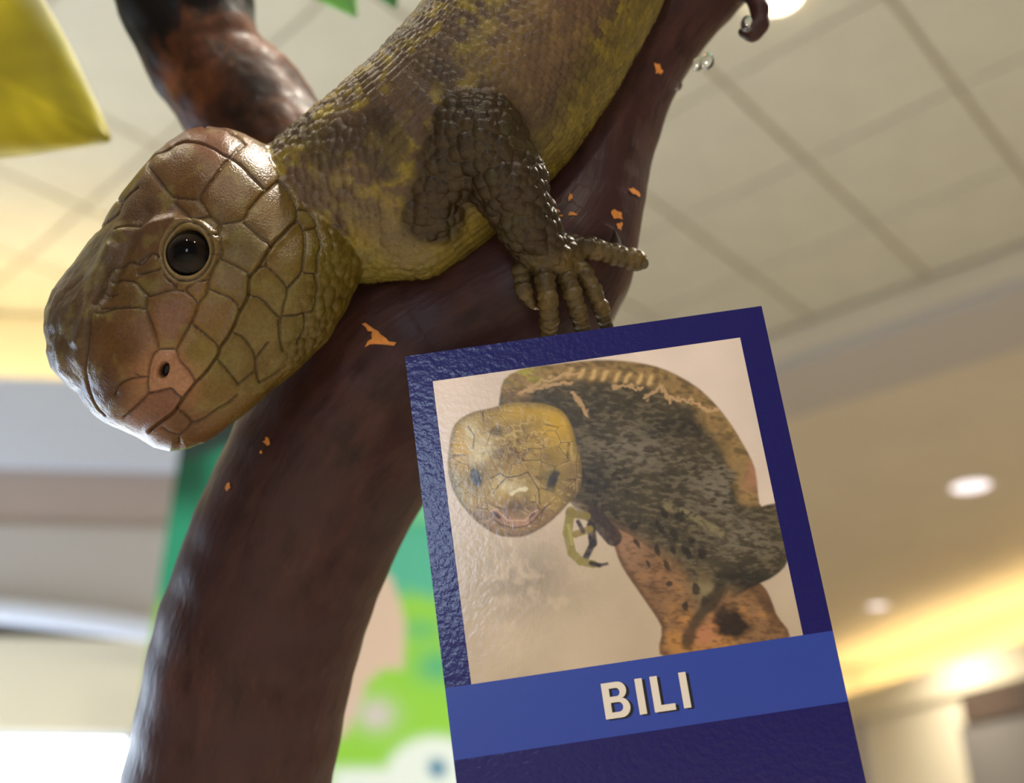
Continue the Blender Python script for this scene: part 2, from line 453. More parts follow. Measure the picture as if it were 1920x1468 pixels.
tag(prism('wall_left', [np.append(b, 0), np.append(lp(430, 900, .14)[:2], 0), np.append(lp(430, 900, .14)[:2], zt2), np.append(b, zt2)], np.append(LN * 0.2, 0), M_cream), kind='structure')
window('added_rim_window', [(-3.9, 1.6, 0.4), (-3.9, 3.2, 0.4), (-3.9, 3.2, 2.3), (-3.9, 1.6, 2.3)], (-0.08, 0, 0), M_dayrim, 2, 1)  # unseen window, added to give the lizard rim light from the left
window('window_3', [(-0.34, -4.0, 0.9), (-0.95, -4.0, 0.9), (-0.95, -4.0, 1.75), (-0.34, -4.0, 1.75)], (0, -0.08, 0), M_day3, 1, 1)

# mural board behind the trunk
def paint_grid(o_corner, ex, ey, nx, ny, fn):
    g = np.stack(np.meshgrid(np.linspace(0, 1, nx), np.linspace(0, 1, ny)), -1).reshape(-1, 2)
    P = np.asarray(o_corner) + g[:, :1] * np.asarray(ex) + g[:, 1:] * np.asarray(ey)
    i = np.arange(nx * ny).reshape(ny, nx)
    Q = np.stack([i[:-1, :-1].ravel(), i[1:, :-1].ravel(), i[1:, 1:].ravel(), i[:-1, 1:].ravel()], 1)
    return P, Q, fn(g)
M_print = mat('mural_print', None, 0.6, 0.3, attr=True)
MY = 2.6
def my(px, py): d = ray(px, py); return CAM + d * MY / d[1]
mx0 = my(338, 830)[0]; mx1 = my(1010, 830)[0]; mz1 = my(500, 762)[2]; mz0 = 0.4
def mural(g):
    P = np.stack([mx0 + g[:, 0] * (mx1 - mx0), np.full(len(g), MY), mz1 + g[:, 1] * (mz0 - mz1)], 1)
    d = P - CAM; zz = d @ VF; x = CX + F * (d @ VR) / zz; y = CY - F * (d @ VU) / zz
    P3 = np.stack([x, y, 0 * x], 1)
    nz = fbm(P3, 90, 3)
    c = np.tile(lin((48, 160, 128)), (len(g), 1))
    def mixin(c, col, wgt): return c + (lin(col) - c) * wgt[:, None]
    c = mixin(c, (22, 84, 62), smooth(-(x - 400), -40, 40) * smooth(-(y - 960), -40, 60))
    c = mixin(c, (44, 62, 62), smooth(-(y + 0.3 * (x - 380)), -862, -842) * smooth(-x, -520, -440))
    c = mixin(c, (110, 196, 150), smooth(x, 700, 780) * smooth(-(y - 985), -10, 15))
    c = mixin(c, (96, 190, 168), smooth(y, 970, 1010) * smooth(x, 690, 730) * 0.6)
    c = mixin(c, (140, 205, 70), smooth(y + 80 * (nz - .5), 1090, 1150))
    c = mixin(c, (80, 175, 130), np.exp(-((x - 820) / 40) ** 2 - ((y - 1250) / 30) ** 2))
    c = mixin(c, (84, 178, 128), np.exp(-((x - 790) / 40) ** 2 - ((y - 1180) / 22) ** 2) * .7)
    c = mixin(c, (206, 186, 172), inside(x, y, [(620, 1150), (700, 1060), (735, 1085), (758, 1150), (755, 1260), (720, 1250), (690, 1280), (650, 1380), (560, 1400)]).astype(float))
    c = mixin(c, (205, 196, 210), np.exp(-((x - 705) / 36) ** 2 - ((y - 1340) / 30) ** 2))
    c = mixin(c, (222, 238, 240), np.maximum(smooth(-np.hypot((x - 815) / 1.0, (y - 1475) / .95), -115, -85), smooth(y, 1425, 1455) * smooth(x, 600, 640)))
    c = mixin(c, (40, 120, 165), smooth(-np.hypot(x - 820, y - 1440), -26, -8))
    return c
P, Q, C = paint_grid((mx0, MY, mz1), (mx1 - mx0, 0, 0), (0, 0, mz0 - mz1), 120, 160, mural)
mb = box('mural_board', (mx0, MY + 0.002, 0.0), (mx1, MY + 0.05, mz1), M_white)
tag(mb, 'tall green printed mural board standing behind the trunk', 'mural')
make_obj('printed_face', P, Q, M_print, mb, colors=C)

# ================================================================ THE CLIMBING TREE
trunk_pts = cpts([(364, 1760, -230, 198), (427, 1468, -230, 190), (490, 1180, -230, 186), (582, 940, -230, 186), (705, 745, -225, 190),
                  (860, 620, -195, 172), (1010, 520, -165, 160), (1083, 400, -175, 121), (1115, 270, -215, 112), (1165, 150, -250, 102),
                  (1245, 40, -275, 90), (1330, -70, -290, 100), (1400, -200, -300, 110)])
trunk_pts = list(catmull(np.array(trunk_pts), 3))
hook_pts = cpts([(1372, -70, -250, 34), (1408, -20, -228, 20), (1424, 16, -216, 15), (1424, 46, -212, 14), (1410, 63, -212, 13), (1391, 60, -212, 9)])
knob = cpts([(672, 590, -150, 96), (760, 610, -140, 92)])
def trunk_field(P):
    d = chain_sdf(P, trunk_pts, 8)
    d = smin(d, chain_sdf(P, hook_pts, 16), 18)
    d = smin(d, chain_sdf(P, knob, 20), 70)
    return d
def span(pts, pad):
    a = np.array(pts); lo = (a[:, :3] - a[:, 3:]).min(0) - pad; hi = (a[:, :3] + a[:, 3:]).max(0) + pad; return lo, hi
lo, hi = span(trunk_pts + hook_pts + knob, 40)
TV, TQ = mesh_field(trunk_field, np.arange(lo[0], hi[0], 6.4), np.arange(lo[1], hi[1], 6.4), np.arange(lo[2], hi[2], 6.4))
def spine_param(P, pts):
    best = np.full(len(P), 1e9); s = np.zeros(len(P)); th = np.zeros(len(P)); acc = 0; rad = np.ones(len(P))
    for a, b in zip(pts[:-1], pts[1:]):
        A = a[:3]; AB = b[:3] - A; L = np.linalg.norm(AB); t = np.clip(((P - A) @ AB) / (L * L), 0, 1)
        D = P - A - t[:, None] * AB; d = np.linalg.norm(D, axis=1)
        T = AB / L; s1 = np.cross(T, (0, 0, 1.0)); s1 /= np.linalg.norm(s1); s2 = np.cross(s1, T)
        an = np.arctan2(D @ s1, D @ s2); r = a[3] + (b[3] - a[3]) * t
        c = d - r < best
        best = np.where(c, d - r, best); s = np.where(c, acc + t * L, s); th = np.where(c, an, th); rad = np.where(c, r, rad); acc += L
    return s, th, rad
ts, tth, trd = spine_param(TV, trunk_pts)
grain = np.stack([np.cos(tth) * 3.0, np.sin(tth) * 3.0, ts / 160.0], 1)
TN = vnormals(TV, TQ)
TV = TV + TN * ((fbm(np.stack([np.cos(tth) * 90, np.sin(tth) * 90, ts * 0.16], 1), 42, 5)[:, None] - 0.5) * 5 + (fbm(TV, 150, 8)[:, None] - 0.5) * 12)

def bark_mat(name, c1, c2, c3, rough, upper_shade=None):
    m = bpy.data.materials.new(name); m.use_nodes = True; nt = m.node_tree; b = nt.nodes['Principled BSDF']
    at = nt.nodes.new('ShaderNodeAttribute'); at.attribute_name = 'grain'
    tc = nt.nodes.new('ShaderNodeTexCoord')
    n1 = nt.nodes.new('ShaderNodeTexNoise'); n1.inputs['Scale'].default_value = 1.6; n1.inputs['Detail'].default_value = 8; n1.inputs['Roughness'].default_value = 0.65
    nt.links.new(at.outputs['Vector'], n1.inputs['Vector'])
    n2 = nt.nodes.new('ShaderNodeTexNoise'); n2.inputs['Scale'].default_value = 60; n2.inputs['Detail'].default_value = 4
    nt.links.new(tc.outputs['Object'], n2.inputs['Vector'])
    r1 = nt.nodes.new('ShaderNodeValToRGB'); e = r1.color_ramp.elements
    e[0].position = 0.32; e[0].color = tuple(lin(c1).tolist()) + (1,); e[1].position = 0.68; e[1].color = tuple(lin(c2).tolist()) + (1,)
    nt.links.new(n1.outputs['Fac'], r1.inputs['Fac'])
    r2 = nt.nodes.new('ShaderNodeMapRange'); r2.inputs['From Min'].default_value = 0.42; r2.inputs['From Max'].default_value = 0.68
    nt.links.new(n2.outputs['Fac'], r2.inputs['Value'])
    mx = nt.nodes.new('ShaderNodeMix'); mx.data_type = 'RGBA'
    nt.links.new(r2.outputs['Result'], mx.inputs['Factor']); nt.links.new(r1.outputs['Color'], mx.inputs['A']); mx.inputs['B'].default_value = tuple(lin(c3).tolist()) + (1,)
    res = mx.outputs['Result']
    if upper_shade is not None:                              # shade painted near black over the top part, peeled wood below
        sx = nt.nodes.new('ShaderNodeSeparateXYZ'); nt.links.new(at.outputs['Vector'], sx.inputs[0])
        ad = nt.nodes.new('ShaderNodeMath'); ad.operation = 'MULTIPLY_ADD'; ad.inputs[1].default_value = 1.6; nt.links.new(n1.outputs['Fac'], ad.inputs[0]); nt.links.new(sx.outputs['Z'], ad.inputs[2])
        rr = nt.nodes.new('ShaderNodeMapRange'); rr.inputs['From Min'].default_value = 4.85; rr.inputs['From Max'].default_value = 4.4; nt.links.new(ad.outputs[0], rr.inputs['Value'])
        m2 = nt.nodes.new('ShaderNodeMix'); m2.data_type = 'RGBA'; nt.links.new(rr.outputs['Result'], m2.inputs['Factor']); nt.links.new(res, m2.inputs['A']); m2.inputs['B'].default_value = tuple(lin(upper_shade).tolist()) + (1,)
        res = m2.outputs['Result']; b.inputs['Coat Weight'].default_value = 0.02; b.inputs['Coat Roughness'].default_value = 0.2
    nt.links.new(res, b.inputs['Base Color'])
    n3 = nt.nodes.new('ShaderNodeTexNoise'); n3.inputs['Scale'].default_value = 5; n3.inputs['Detail'].default_value = 6
    nt.links.new(at.outputs['Vector'], n3.inputs['Vector'])
    bp = nt.nodes.new('ShaderNodeBump'); bp.inputs['Strength'].default_value = 0.22; bp.inputs['Distance'].default_value = 0.0010
    nt.links.new(n3.outputs['Fac'], bp.inputs['Height']); nt.links.new(bp.outputs['Normal'], b.inputs['Normal'])
    b.inputs['Roughness'].default_value = rough; b.inputs['Specular IOR Level'].default_value = 0.2 if upper_shade is None else 0.12
    return m
M_bark = bark_mat('painted_bark', (40, 24, 25), (76, 48, 43), (62, 40, 41), 0.40)
M_peel = bark_mat('peeled_wood', (36, 20, 12), (112, 64, 34), (30, 17, 11), 0.5, upper_shade=(14, 9, 7))
M_chip = mat('bare_wood_chip', (214, 140, 70), 0.7, 0.2, noise=0.15, nscale=900)
tree = bpy.data.objects.new('climbing_branch', None); COL.objects.link(tree)
base_w = to_world(trunk_pts[0][:3])
tree.location = (float(base_w[0]), float(base_w[1]), 0.0)
tag(tree, 'thick purple-brown painted climbing branch that the lizard rests on', 'branch')
trunk = make_obj('trunk', to_world(TV), TQ, M_bark, tree, smooth=True, attrs={'grain': grain})
# the trunk goes on below the picture to the floor
lowp = catmull([to_world(U(378, 1690, -230)), to_world(U(330, 1950, -235)), np.array([base_w[0] - 0.01, base_w[1] + 0.02, 0.9]), np.array([base_w[0], base_w[1] + 0.02, 0.4]), np.array([base_w[0], base_w[1] + 0.02, 0.0])], 6)
lt = tube('trunk_foot', lowp, np.linspace(198, 300, len(lowp)) * UNIT, M_bark, tree, n=24)

# the darker branch that forks off behind the lizard
side_pts = cpts([(240, -330, -700, 120), (335, -60, -690, 118), (352, 10, -690, 112), (378, 105, -680, 97), (455, 195, -650, 112), (560, 320, -560, 112), (680, 470, -420, 112), (760, 590, -300, 120)])
side_bump = cpts([(418, 40, -640, 50), (428, 60, -620, 48)])
def side_field(P):
    return smin(chain_sdf(P, side_pts, 50), chain_sdf(P, side_bump, 10), 30)
lo, hi = span(side_pts, 30)
SV, SQ = mesh_field(side_field, np.arange(lo[0], hi[0], 9), np.arange(lo[1], hi[1], 9), np.arange(lo[2], hi[2], 9))
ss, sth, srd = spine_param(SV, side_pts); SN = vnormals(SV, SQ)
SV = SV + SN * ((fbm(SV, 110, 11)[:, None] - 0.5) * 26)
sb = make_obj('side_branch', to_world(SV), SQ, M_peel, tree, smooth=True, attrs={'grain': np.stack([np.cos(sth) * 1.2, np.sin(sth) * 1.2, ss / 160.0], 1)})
tag(sb, 'dark branch with peeled orange-brown wood')

# chips where the paint has come off
tb_bvh = BVHTree.FromPolygons([tuple(p) for p in to_world(TV)], TQ.tolist())
def drape(name, poly, off, m, parent, thick=0.4):
    """thin flake with the given outline, laid on the trunk surface"""
    p = np.asarray(poly, float); v = []; ok = True
    c = p.mean(0); ring2 = c + (p - c) * 0.55
    for q in list(p) + list(ring2) + [c]:
        h = tb_bvh.ray_cast(Vector(CAM.tolist()), Vector(ray(q[0], q[1]).tolist()).normalized())
        if h[0] is None: return None
        v.append(np.array(h[0]) + np.array(h[1]) * off * UNIT * (1 if np.array(h[1]) @ ray(q[0], q[1]) < 0 else -1))
    n = len(p); f = []
    for i in range(n):
        j = (i + 1) % n; f.append((i, j, n + j, n + i)); f.append((n + i, n + j, 2 * n))
    return make_obj(name, v, f, m, parent)
s = 0.15666
big = [(755, 685), (800, 670), (850, 710), (900, 745), (950, 770), (980, 810), (1040, 850), (1080, 895), (1170, 905), (1140, 945), (1060, 935), (920, 925), (910, 885), (850, 930), (790, 965), (830, 890), (880, 860), (870, 820), (880, 775), (830, 770), (800, 720)]
big = [(560 + s * a, 500 + s * b) for a, b in big]
def drape_tri(name, poly, off, m, parent):
    bm = bmesh.new()
    vs_ = [bm.verts.new((a, b, 0)) for a, b in poly]; bm.faces.new(vs_)
    bmesh.ops.triangulate(bm, faces=bm.faces[:])
    bmesh.ops.subdivide_edges(bm, edges=bm.edges[:], cuts=1, use_grid_fill=True)
    v = []
    for q in bm.verts:
        h = tb_bvh.ray_cast(Vector(CAM.tolist()), Vector(ray(q.co.x, q.co.y).tolist()).normalized())
        v.append(np.array(h[0]) - ray(q.co.x, q.co.y) * off * UNIT)
    f = [[x.index for x in fc.verts] for fc in bm.faces]
    bm.verts.index_update(); f = [[x.index for x in fc.verts] for fc in bm.faces]
    bm.free(); return make_obj(name, v, f, m, parent)
drape_tri('paint_chip', big, 1.4, M_chip, tree)
for (x, y, a, b, rot) in [(501, 828, 7, 8, 0.3), (491, 848, 3, 3.5, 0), (429, 913, 5, 11, 0.25), (1234, 131, 8, 14, -0.5), (1190, 360, 13, 7, 0.6), (1157, 402, 14, 9, 0.4),
                          (1161, 424, 6, 8, 0), (1073, 402, 9, 4, 0.1), (1070, 370, 5, 9, 0.3), (1046, 396, 5, 3, 0), (1052, 405, 4, 2, 0)]:
    n = 11; an = np.linspace(0, 2 * np.pi, n, endpoint=False); k = 0.45 + 0.75 * rng.random(n)
    q = np.stack([a * k * np.cos(an), b * k * np.sin(an)], 1); cs_, sn_ = math.cos(rot), math.sin(rot)
    drape('paint_chip', np.stack([x + q[:, 0] * cs_ - q[:, 1] * sn_, y + q[:, 0] * sn_ + q[:, 1] * cs_], 1), 1.6, M_chip, tree)

# ================================================================ THE LIZARD
head_out = np.array([(390, 236), (350, 246), (315, 268), (285, 300), (255, 335), (222, 375), (190, 425), (160, 468), (128, 510), (102, 545), (88, 580), (85, 610), (91, 640), (90, 660), (100, 688),
            (125, 710), (138, 722), (150, 742), (172, 770), (198, 792), (225, 803), (258, 818), (290, 838), (320, 846), (350, 843), (385, 830), (425, 805), (470, 768), (520, 725), (570, 685),
            (615, 640), (650, 585), (672, 535), (682, 490), (672, 450), (650, 415), (620, 385), (580, 350), (550, 320), (520, 290), (490, 268), (460, 252), (425, 240)], float)
HX0, HY0, HW, HH = 20, 160, 760, 760
gx, gy = np.meshgrid(np.arange(HX0, HX0 + HW), np.arange(HY0, HY0 + HH)); gx = gx.astype(float); gy = gy.astype(float)
sd = seg_dist(gx, gy, head_out, True); sd = np.where(inside(gx, gy, head_out), sd, -sd)
sdb = blur(sd, 9, 2); wmix = smooth(sd, 12, 50); sdm = sd * (1 - wmix) + sdb * wmix
HR, HT = 215.0, 150.0
def head_zc(px, py): # snout nearer than the neck
    t = ((580 - px) * 310 + (py - 350) * 390) / (310.0 ** 2 + 390.0 ** 2)
    return -5 + 75 * np.clip(t, -0.3, 1.2)
def head_field(P):
    px, py = project(P)
    out = np.maximum(np.maximum(HX0 + 5 - px, px - HX0 - HW + 5), np.maximum(HY0 + 5 - py, py - HY0 - HH + 5))
    s_ = bilin(sdm, HX0, HY0, px, py) - np.maximum(out, 0)
    q = 1 - np.clip(s_ / HR, -4, 1)
    z = (P[:, 2] - head_zc(px, py)) / HT
    pz = np.abs(z)
    g = (np.maximum(q, 0) ** 2.15 + pz ** 2.15) ** (1 / 2.15) - 1
    return g * 165
body_pts = cpts([(560, 395, -55, 120), (640, 365, -60, 138), (735, 322, -55, 162), (835, 262, -50, 182), (925, 165, -55, 180), (1000, 55, -70, 178), (1060, -60, -90, 180), (1120, -190, -120, 172), (1190, -330, -160, 140), (1270, -450, -200, 80)])
chest_pts = cpts([(690, 430, -30, 98), (780, 425, -25, 92), (850, 395, -30, 80)])
arm_pts = cpts([(842, 418, -42, 70), (800, 384, 30, 77), (830, 312, 72, 73), (872, 250, 100, 75), (905, 255, 108, 74), (955, 345, 94, 69), (990, 420, 72, 55), (1012, 462, 52, 46)])
palm_pts = cpts([(1012, 470, 46, 42), (1035, 478, 38, 40), (1062, 476, 26, 32)])
fingers = [cpts([(992, 478, 50, 18), (976, 508, 64, 16), (982, 543, 68, 15.5), (998, 572, 62, 9)]),
           cpts([(1014, 486, 50, 20), (1022, 528, 72, 18), (1028, 565, 74, 18), (1030, 600, 60, 17), (1026, 640, 28, 13)]),
           cpts([(1046, 488, 42, 20), (1062, 520, 52, 17.5), (1073, 550, 54, 17), (1084, 583, 46, 16.5), (1094, 625, 22, 13)]),
           cpts([(1070, 480, 30, 18), (1096, 512, 38, 15), (1113, 545, 38, 14.5), (1127, 578, 32, 14), (1140, 620, 12, 11)]),
           cpts([(1068, 462, 22, 23), (1110, 466, 18, 20), (1155, 478, 14, 18.5), (1188, 487, 12, 18.5), (1194, 489, 11, 18)])]
def limb_field(P):
    d = chain_sdf(P, arm_pts, 22); d = smin(d, chain_sdf(P, palm_pts, 20), 20)
    for f_ in fingers: d = smin(d, chain_sdf(P, f_, 8), 5)
    return d
def torso_field(P):
    return smin(chain_sdf(P, body_pts, 60), chain_sdf(P, chest_pts, 30), 40)
def lizard_field(P):
    return smin(smin(torso_field(P), limb_field(P), 12), head_field(P), 10)
def steps(*seg):
    out = []
    for a, b, st in seg: out += list(np.arange(a, b, st))
    return np.array(out)
# finer sampling on the head
xs = steps((-960, -230, 2.3), (-230, 420, 3.1)); ys = steps((-170, 110, 2.4), (110, 570, 2.4), (570, 760, 3.2), (760, 1480, 9)); zs = steps((-330, -60, 5), (-60, 290, 2.6))
LV, LQ = mesh_field(lizard_field, xs, ys, zs)
LN_ = vnormals(LV, LQ)
dh = head_field(LV); db = torso_field(LV); dl = limb_field(LV)
px, py = project(LV)
front = smooth(LN_[:, 2], 0.02, 0.30)
wh = smooth(np.minimum(db, dl) - dh, -4, 8)             # 1 on the head
wl = smooth(np.minimum(db, dh) - dl, -8, 8)             # 1 on the limb
wb = np.clip(1 - wh - wl, 0, 1)

# ---- head shields: seams drawn on the head side turned to us
def conv(ox, oy, s, l): return [(ox + s * a, oy + s * b) for a, b in l]
k1 = 0.15666
seams = [conv(260, 220, k1, l) for l in [
    [(440, 330), (560, 295), (720, 310), (900, 380), (1010, 450), (1090, 490), (1160, 530), (1260, 610), (1330, 690), (1470, 830), (1500, 860)],
    [(1090, 490), (1130, 450), (1180, 390), (1260, 330)], [(780, 115), (930, 125), (1060, 150), (1110, 200), (1190, 240), (1270, 330)],
    [(1100, 500), (1040, 540), (960, 650), (880, 760), (800, 860), (740, 960), (730, 990)], [(730, 990), (780, 1060), (820, 1130), (850, 1180), (970, 1275)],
    [(970, 1275), (1100, 1255), (1220, 1235), (1270, 1210), (1300, 1150), (1320, 1110), (1370, 1050), (1480, 920), (1580, 840), (1670, 760)],
    [(200, 690), (310, 840), (370, 910), (430, 960), (560, 970), (720, 985)], [(430, 1030), (560, 1140), (640, 1230), (720, 1330), (800, 1400), (870, 1440)],
    [(640, 1220), (740, 1215), (850, 1185)], [(1670, 760), (1760, 850), (1830, 950), (1890, 1090), (1890, 1200), (1870, 1240)],
    [(200, 690), (140, 600), (200, 500), (320, 420), (440, 330)]]]
seams += [conv(260, 400, k1, l) for l in [
    [(975, 130), (970, 270), (1000, 380), (990, 500), (970, 540)], [(780, 265), (860, 275), (965, 275)], [(1260, 110), (1360, 190), (1450, 280), (1520, 340), (1580, 400)],
    [(970, 540), (1080, 590), (1200, 650), (1290, 710), (1330, 760)], [(700, 170), (780, 265), (860, 340), (890, 420), (900, 490), (960, 490)],
    [(970, 540), (900, 640), (870, 720), (835, 800), (830, 900), (800, 980), (720, 1070), (690, 1170), (640, 1280), (550, 1440)],
    [(830, 900), (950, 950), (1090, 1010), (1160, 1070), (1195, 1130), (1200, 1180)], [(640, 1320), (720, 1380), (800, 1450)], [(560, 900), (570, 940), (640, 1000), (700, 1070)],
    [(560, 900), (620, 860), (700, 820), (830, 790)], [(100, 1000), (240, 960), (330, 930), (440, 920), (540, 930)], [(0, 1120), (80, 1140), (100, 1000)],
    [(80, 1140), (120, 1230), (160, 1330), (210, 1468)], [(0, 860), (60, 930), (140, 990)], [(1440, 650), (1520, 640), (1600, 690), (1680, 770), (1740, 840), (1780, 900)],
    [(1780, 900), (1850, 830), (1915, 760)], [(1780, 900), (1770, 1000), (1740, 1090), (1720, 1200), (1700, 1250)],
    [(1320, 980), (1420, 1000), (1500, 1050), (1560, 1120), (1640, 1200), (1700, 1250)], [(1720, 1225), (1800, 1220), (1915, 1215)], [(1700, 1250), (1690, 1340), (1700, 1450)],
    [(1520, 570), (1530, 640)], [(0, 580), (60, 540), (160, 480), (250, 520)], [(0, 730), (130, 700), (260, 660)], [(270, 600), (300, 700), (350, 790), (420, 840), (440, 900)], [(440, 900), (450, 850), (480, 825)]]]
seams += [conv(80, 350, k1, l) for l in [
    [(850, 980), (960, 930), (1060, 900), (1140, 930), (1200, 920), (1310, 800), (1400, 850)], [(830, 1130), (960, 1120), (1100, 1140), (1180, 1230), (1260, 1310)], [(720, 1280), (800, 1300), (890, 1290)],
    [(700, 1460), (870, 1450), (1100, 1440), (1230, 1460)], [(870, 140), (930, 190), (990, 180)], [(480, 620), (640, 540), (780, 430), (930, 340), (1000, 190), (1180, 40)],
    [(850, 980), (780, 1110), (720, 1280), (640, 1420)], [(930, 550), (1030, 500), (1180, 480)]]]
seams += [conv(80, 570, k1, l) for l in [
    [(600, 100), (720, 100), (850, 60), (1000, 45), (1150, 40), (1230, 60)], [(1230, 60), (1270, 180), (1330, 320), (1370, 430), (1395, 540)], [(1395, 545), (1500, 535), (1600, 545)],
    [(1600, 545), (1660, 430), (1750, 280), (1800, 200)], [(1395, 545), (1330, 600), (1300, 690), (1280, 780), (1270, 860), (1260, 960), (1270, 1050), (1200, 1140), (1100, 1240), (980, 1340)],
    [(1600, 560), (1640, 670), (1700, 740), (1770, 820), (1820, 910)], [(1280, 1060), (1380, 1040), (1530, 1010), (1600, 1070), (1660, 1110)], [(1120, 820), (1170, 860), (1260, 865)],
    [(880, 1060), (930, 960), (1050, 890), (1170, 870)], [(600, 100), (570, 300), (540, 600), (540, 900), (640, 1200), (760, 1330)]]]
seams += [conv(260, 600, 0.1771, l) for l in [
    [(580, 60), (700, 150), (790, 220), (840, 280)], [(1000, 130), (1090, 170), (1160, 250), (1210, 330), (1240, 410)], [(1240, 410), (1300, 330), (1370, 240)], [(1240, 410), (1240, 500), (1260, 600), (1280, 660)],
    [(830, 410), (900, 480), (980, 580), (1060, 680)], [(1060, 680), (1130, 620), (1230, 540)], [(410, 930), (480, 980), (530, 1030), (560, 1090), (500, 1170), (430, 1220)], [(430, 1220), (430, 1300)],
    [(560, 1090), (700, 1040), (820, 950), (960, 870), (1050, 790)], [(250, 1130), (330, 1190), (430, 1220)], [(1480, 0), (1490, 150), (1510, 250), (1530, 320)], [(1280, 660), (1400, 600), (1500, 530)]]]
seams += [conv(440, 330, 0.2725, l) for l in [
    [(425, 310), (470, 370), (480, 470), (470, 580), (460, 660), (400, 730), (360, 770)], [(460, 660), (520, 670), (570, 670)], [(550, 680), (570, 760), (560, 850)], [(325, 965), (400, 960), (480, 940)],
    [(430, 230), (500, 240), (550, 300), (560, 350), (480, 370)], [(560, 350), (590, 470), (570, 560), (570, 670)], [(480, 940), (480, 1060), (430, 1150)], [(560, 850), (540, 920), (480, 940)]]]
mouth = conv(260, 400, k1, [(1880, 110), (1800, 180), (1700, 290), (1600, 380), (1570, 430), (1500, 540), (1440, 640), (1380, 710), (1330, 760), (1320, 850), (1315, 960), (1290, 1040), (1220, 1160), (1190, 1220), (1150, 1330), (1090, 1440)]) \
      + conv(260, 600, 0.1771, [(930, 200), (860, 290), (850, 350), (800, 430), (700, 560), (610, 650), (570, 700), (460, 840), (380, 960), (250, 1060), (130, 1160)])
dseam = np.full(gx.shape, 30.0)
for l in seams:
    l = catmull(l, 4) if len(l) > 2 else np.array(l)
    for a, b in zip(l[:-1], l[1:]):
        x0 = int(max(min(a[0], b[0]) - 30 - HX0, 0)); x1 = int(max(a[0], b[0]) + 31 - HX0); y0 = int(max(min(a[1], b[1]) - 30 - HY0, 0)); y1 = int(max(a[1], b[1]) + 31 - HY0)
        sl = (slice(y0, y1), slice(x0, x1)); dseam[sl] = np.minimum(dseam[sl], seg_dist(gx[sl], gy[sl], [a, b]))
dmouth = seg_dist(gx, gy, catmull(mouth, 3))
EX, EY = 353.0, 474.0
ca, sa = math.cos(0.35), math.sin(0.35)
def eye_r(x, y):                                       # 1 on the eyelid rim
    u = (x - EX) * ca + (y - EY) * sa; v = -(x - EX) * sa + (y - EY) * ca
    return np.hypot(u / 37.0, v / 43.0)
er = eye_r(gx, gy)
nr = np.hypot(((gx - 308) * 0.94 + (gy - 694) * 0.34) / 9.5, (-(gx - 308) * 0.34 + (gy - 694) * 0.94) / 16.0)
def gauss_line(poly, s): return np.exp(-(seg_dist(gx, gy, poly) / s) ** 2)
# small scales on cheek and throat
chk = smooth(gx * 0.80 + gy * 0.25, 575, 615)
eyezone = smooth(er, 1.0, 1.45)
D = 2.6 * (1 - np.exp(-dseam / 8.0)) * eyezone - 3.4 * np.exp(-(dseam / 1.7) ** 2) * eyezone
D += -7.0 * np.exp(-(dmouth / 2.6) ** 2) + 3.0 * np.exp(-(np.maximum(dmouth - 3, 0) / 9.0) ** 2)
D += 9 * gauss_line([(235, 442), (280, 428), (330, 416), (375, 425), (412, 455)], 13)          # brow
D += 7 * gauss_line([(300, 300), (255, 370), (215, 455), (180, 520)], 16)                        # ridges of the dark flank
D += 7 * gauss_line([(150, 640), (175, 560), (215, 470)], 11) - 6 * gauss_line([(200, 560), (235, 480), (280, 400)], 10)
D += 6 * gauss_line([(110, 640), (118, 690), (140, 720)], 9)
D += 5 * np.exp(-((gx - 235) / 55) ** 2 - ((gy - 690) / 60) ** 2)                                # snout
D += 3.5 * np.exp(-(np.abs(nr - 1.55) / 0.45) ** 2) - 18 * smooth(-nr, -1.1, -0.65)            # nostril
D += 5.0 * np.exp(-((er - 1.12) / 0.10) ** 2) - 3.0 * np.exp(-((er - 1.26) / 0.06) ** 2) + 3.5 * np.exp(-((er - 1.38) / 0.09) ** 2) - 34 * smooth(-er, -1.02, -0.90)
Dm = bilin(D, HX0, HY0, px, py); seam_v = bilin(dseam, HX0, HY0, px, py); mouth_v = bilin(dmouth, HX0, HY0, px, py)
er_v = eye_r(px, py); nr_v = bilin(nr, HX0, HY0, px, py); chk_v = smooth(px * 0.80 + py * 0.25, 575, 615)
inbox = (px > HX0 + 2) & (px < HX0 + HW - 2) & (py > HY0 + 2) & (py < HY0 + HH - 2)
disp = np.where(inbox, Dm * front * wh, 0)
# shields on the side turned away
def wor(mask, P, cell, seed):
    o = [np.full(len(P), v) for v in (0.0, 20.0, 0.5)]; r = worley(P[mask], cell, seed)
    for a, c in zip(o, r): a[mask] = c
    return o
f1, f2, wid = wor((wh > 0.01) & (front < 0.99), LV, 62, 4)
disp += wh * (1 - front) * (3.0 * (1 - np.exp(-(f2 - f1) / 9)) - 3.0)
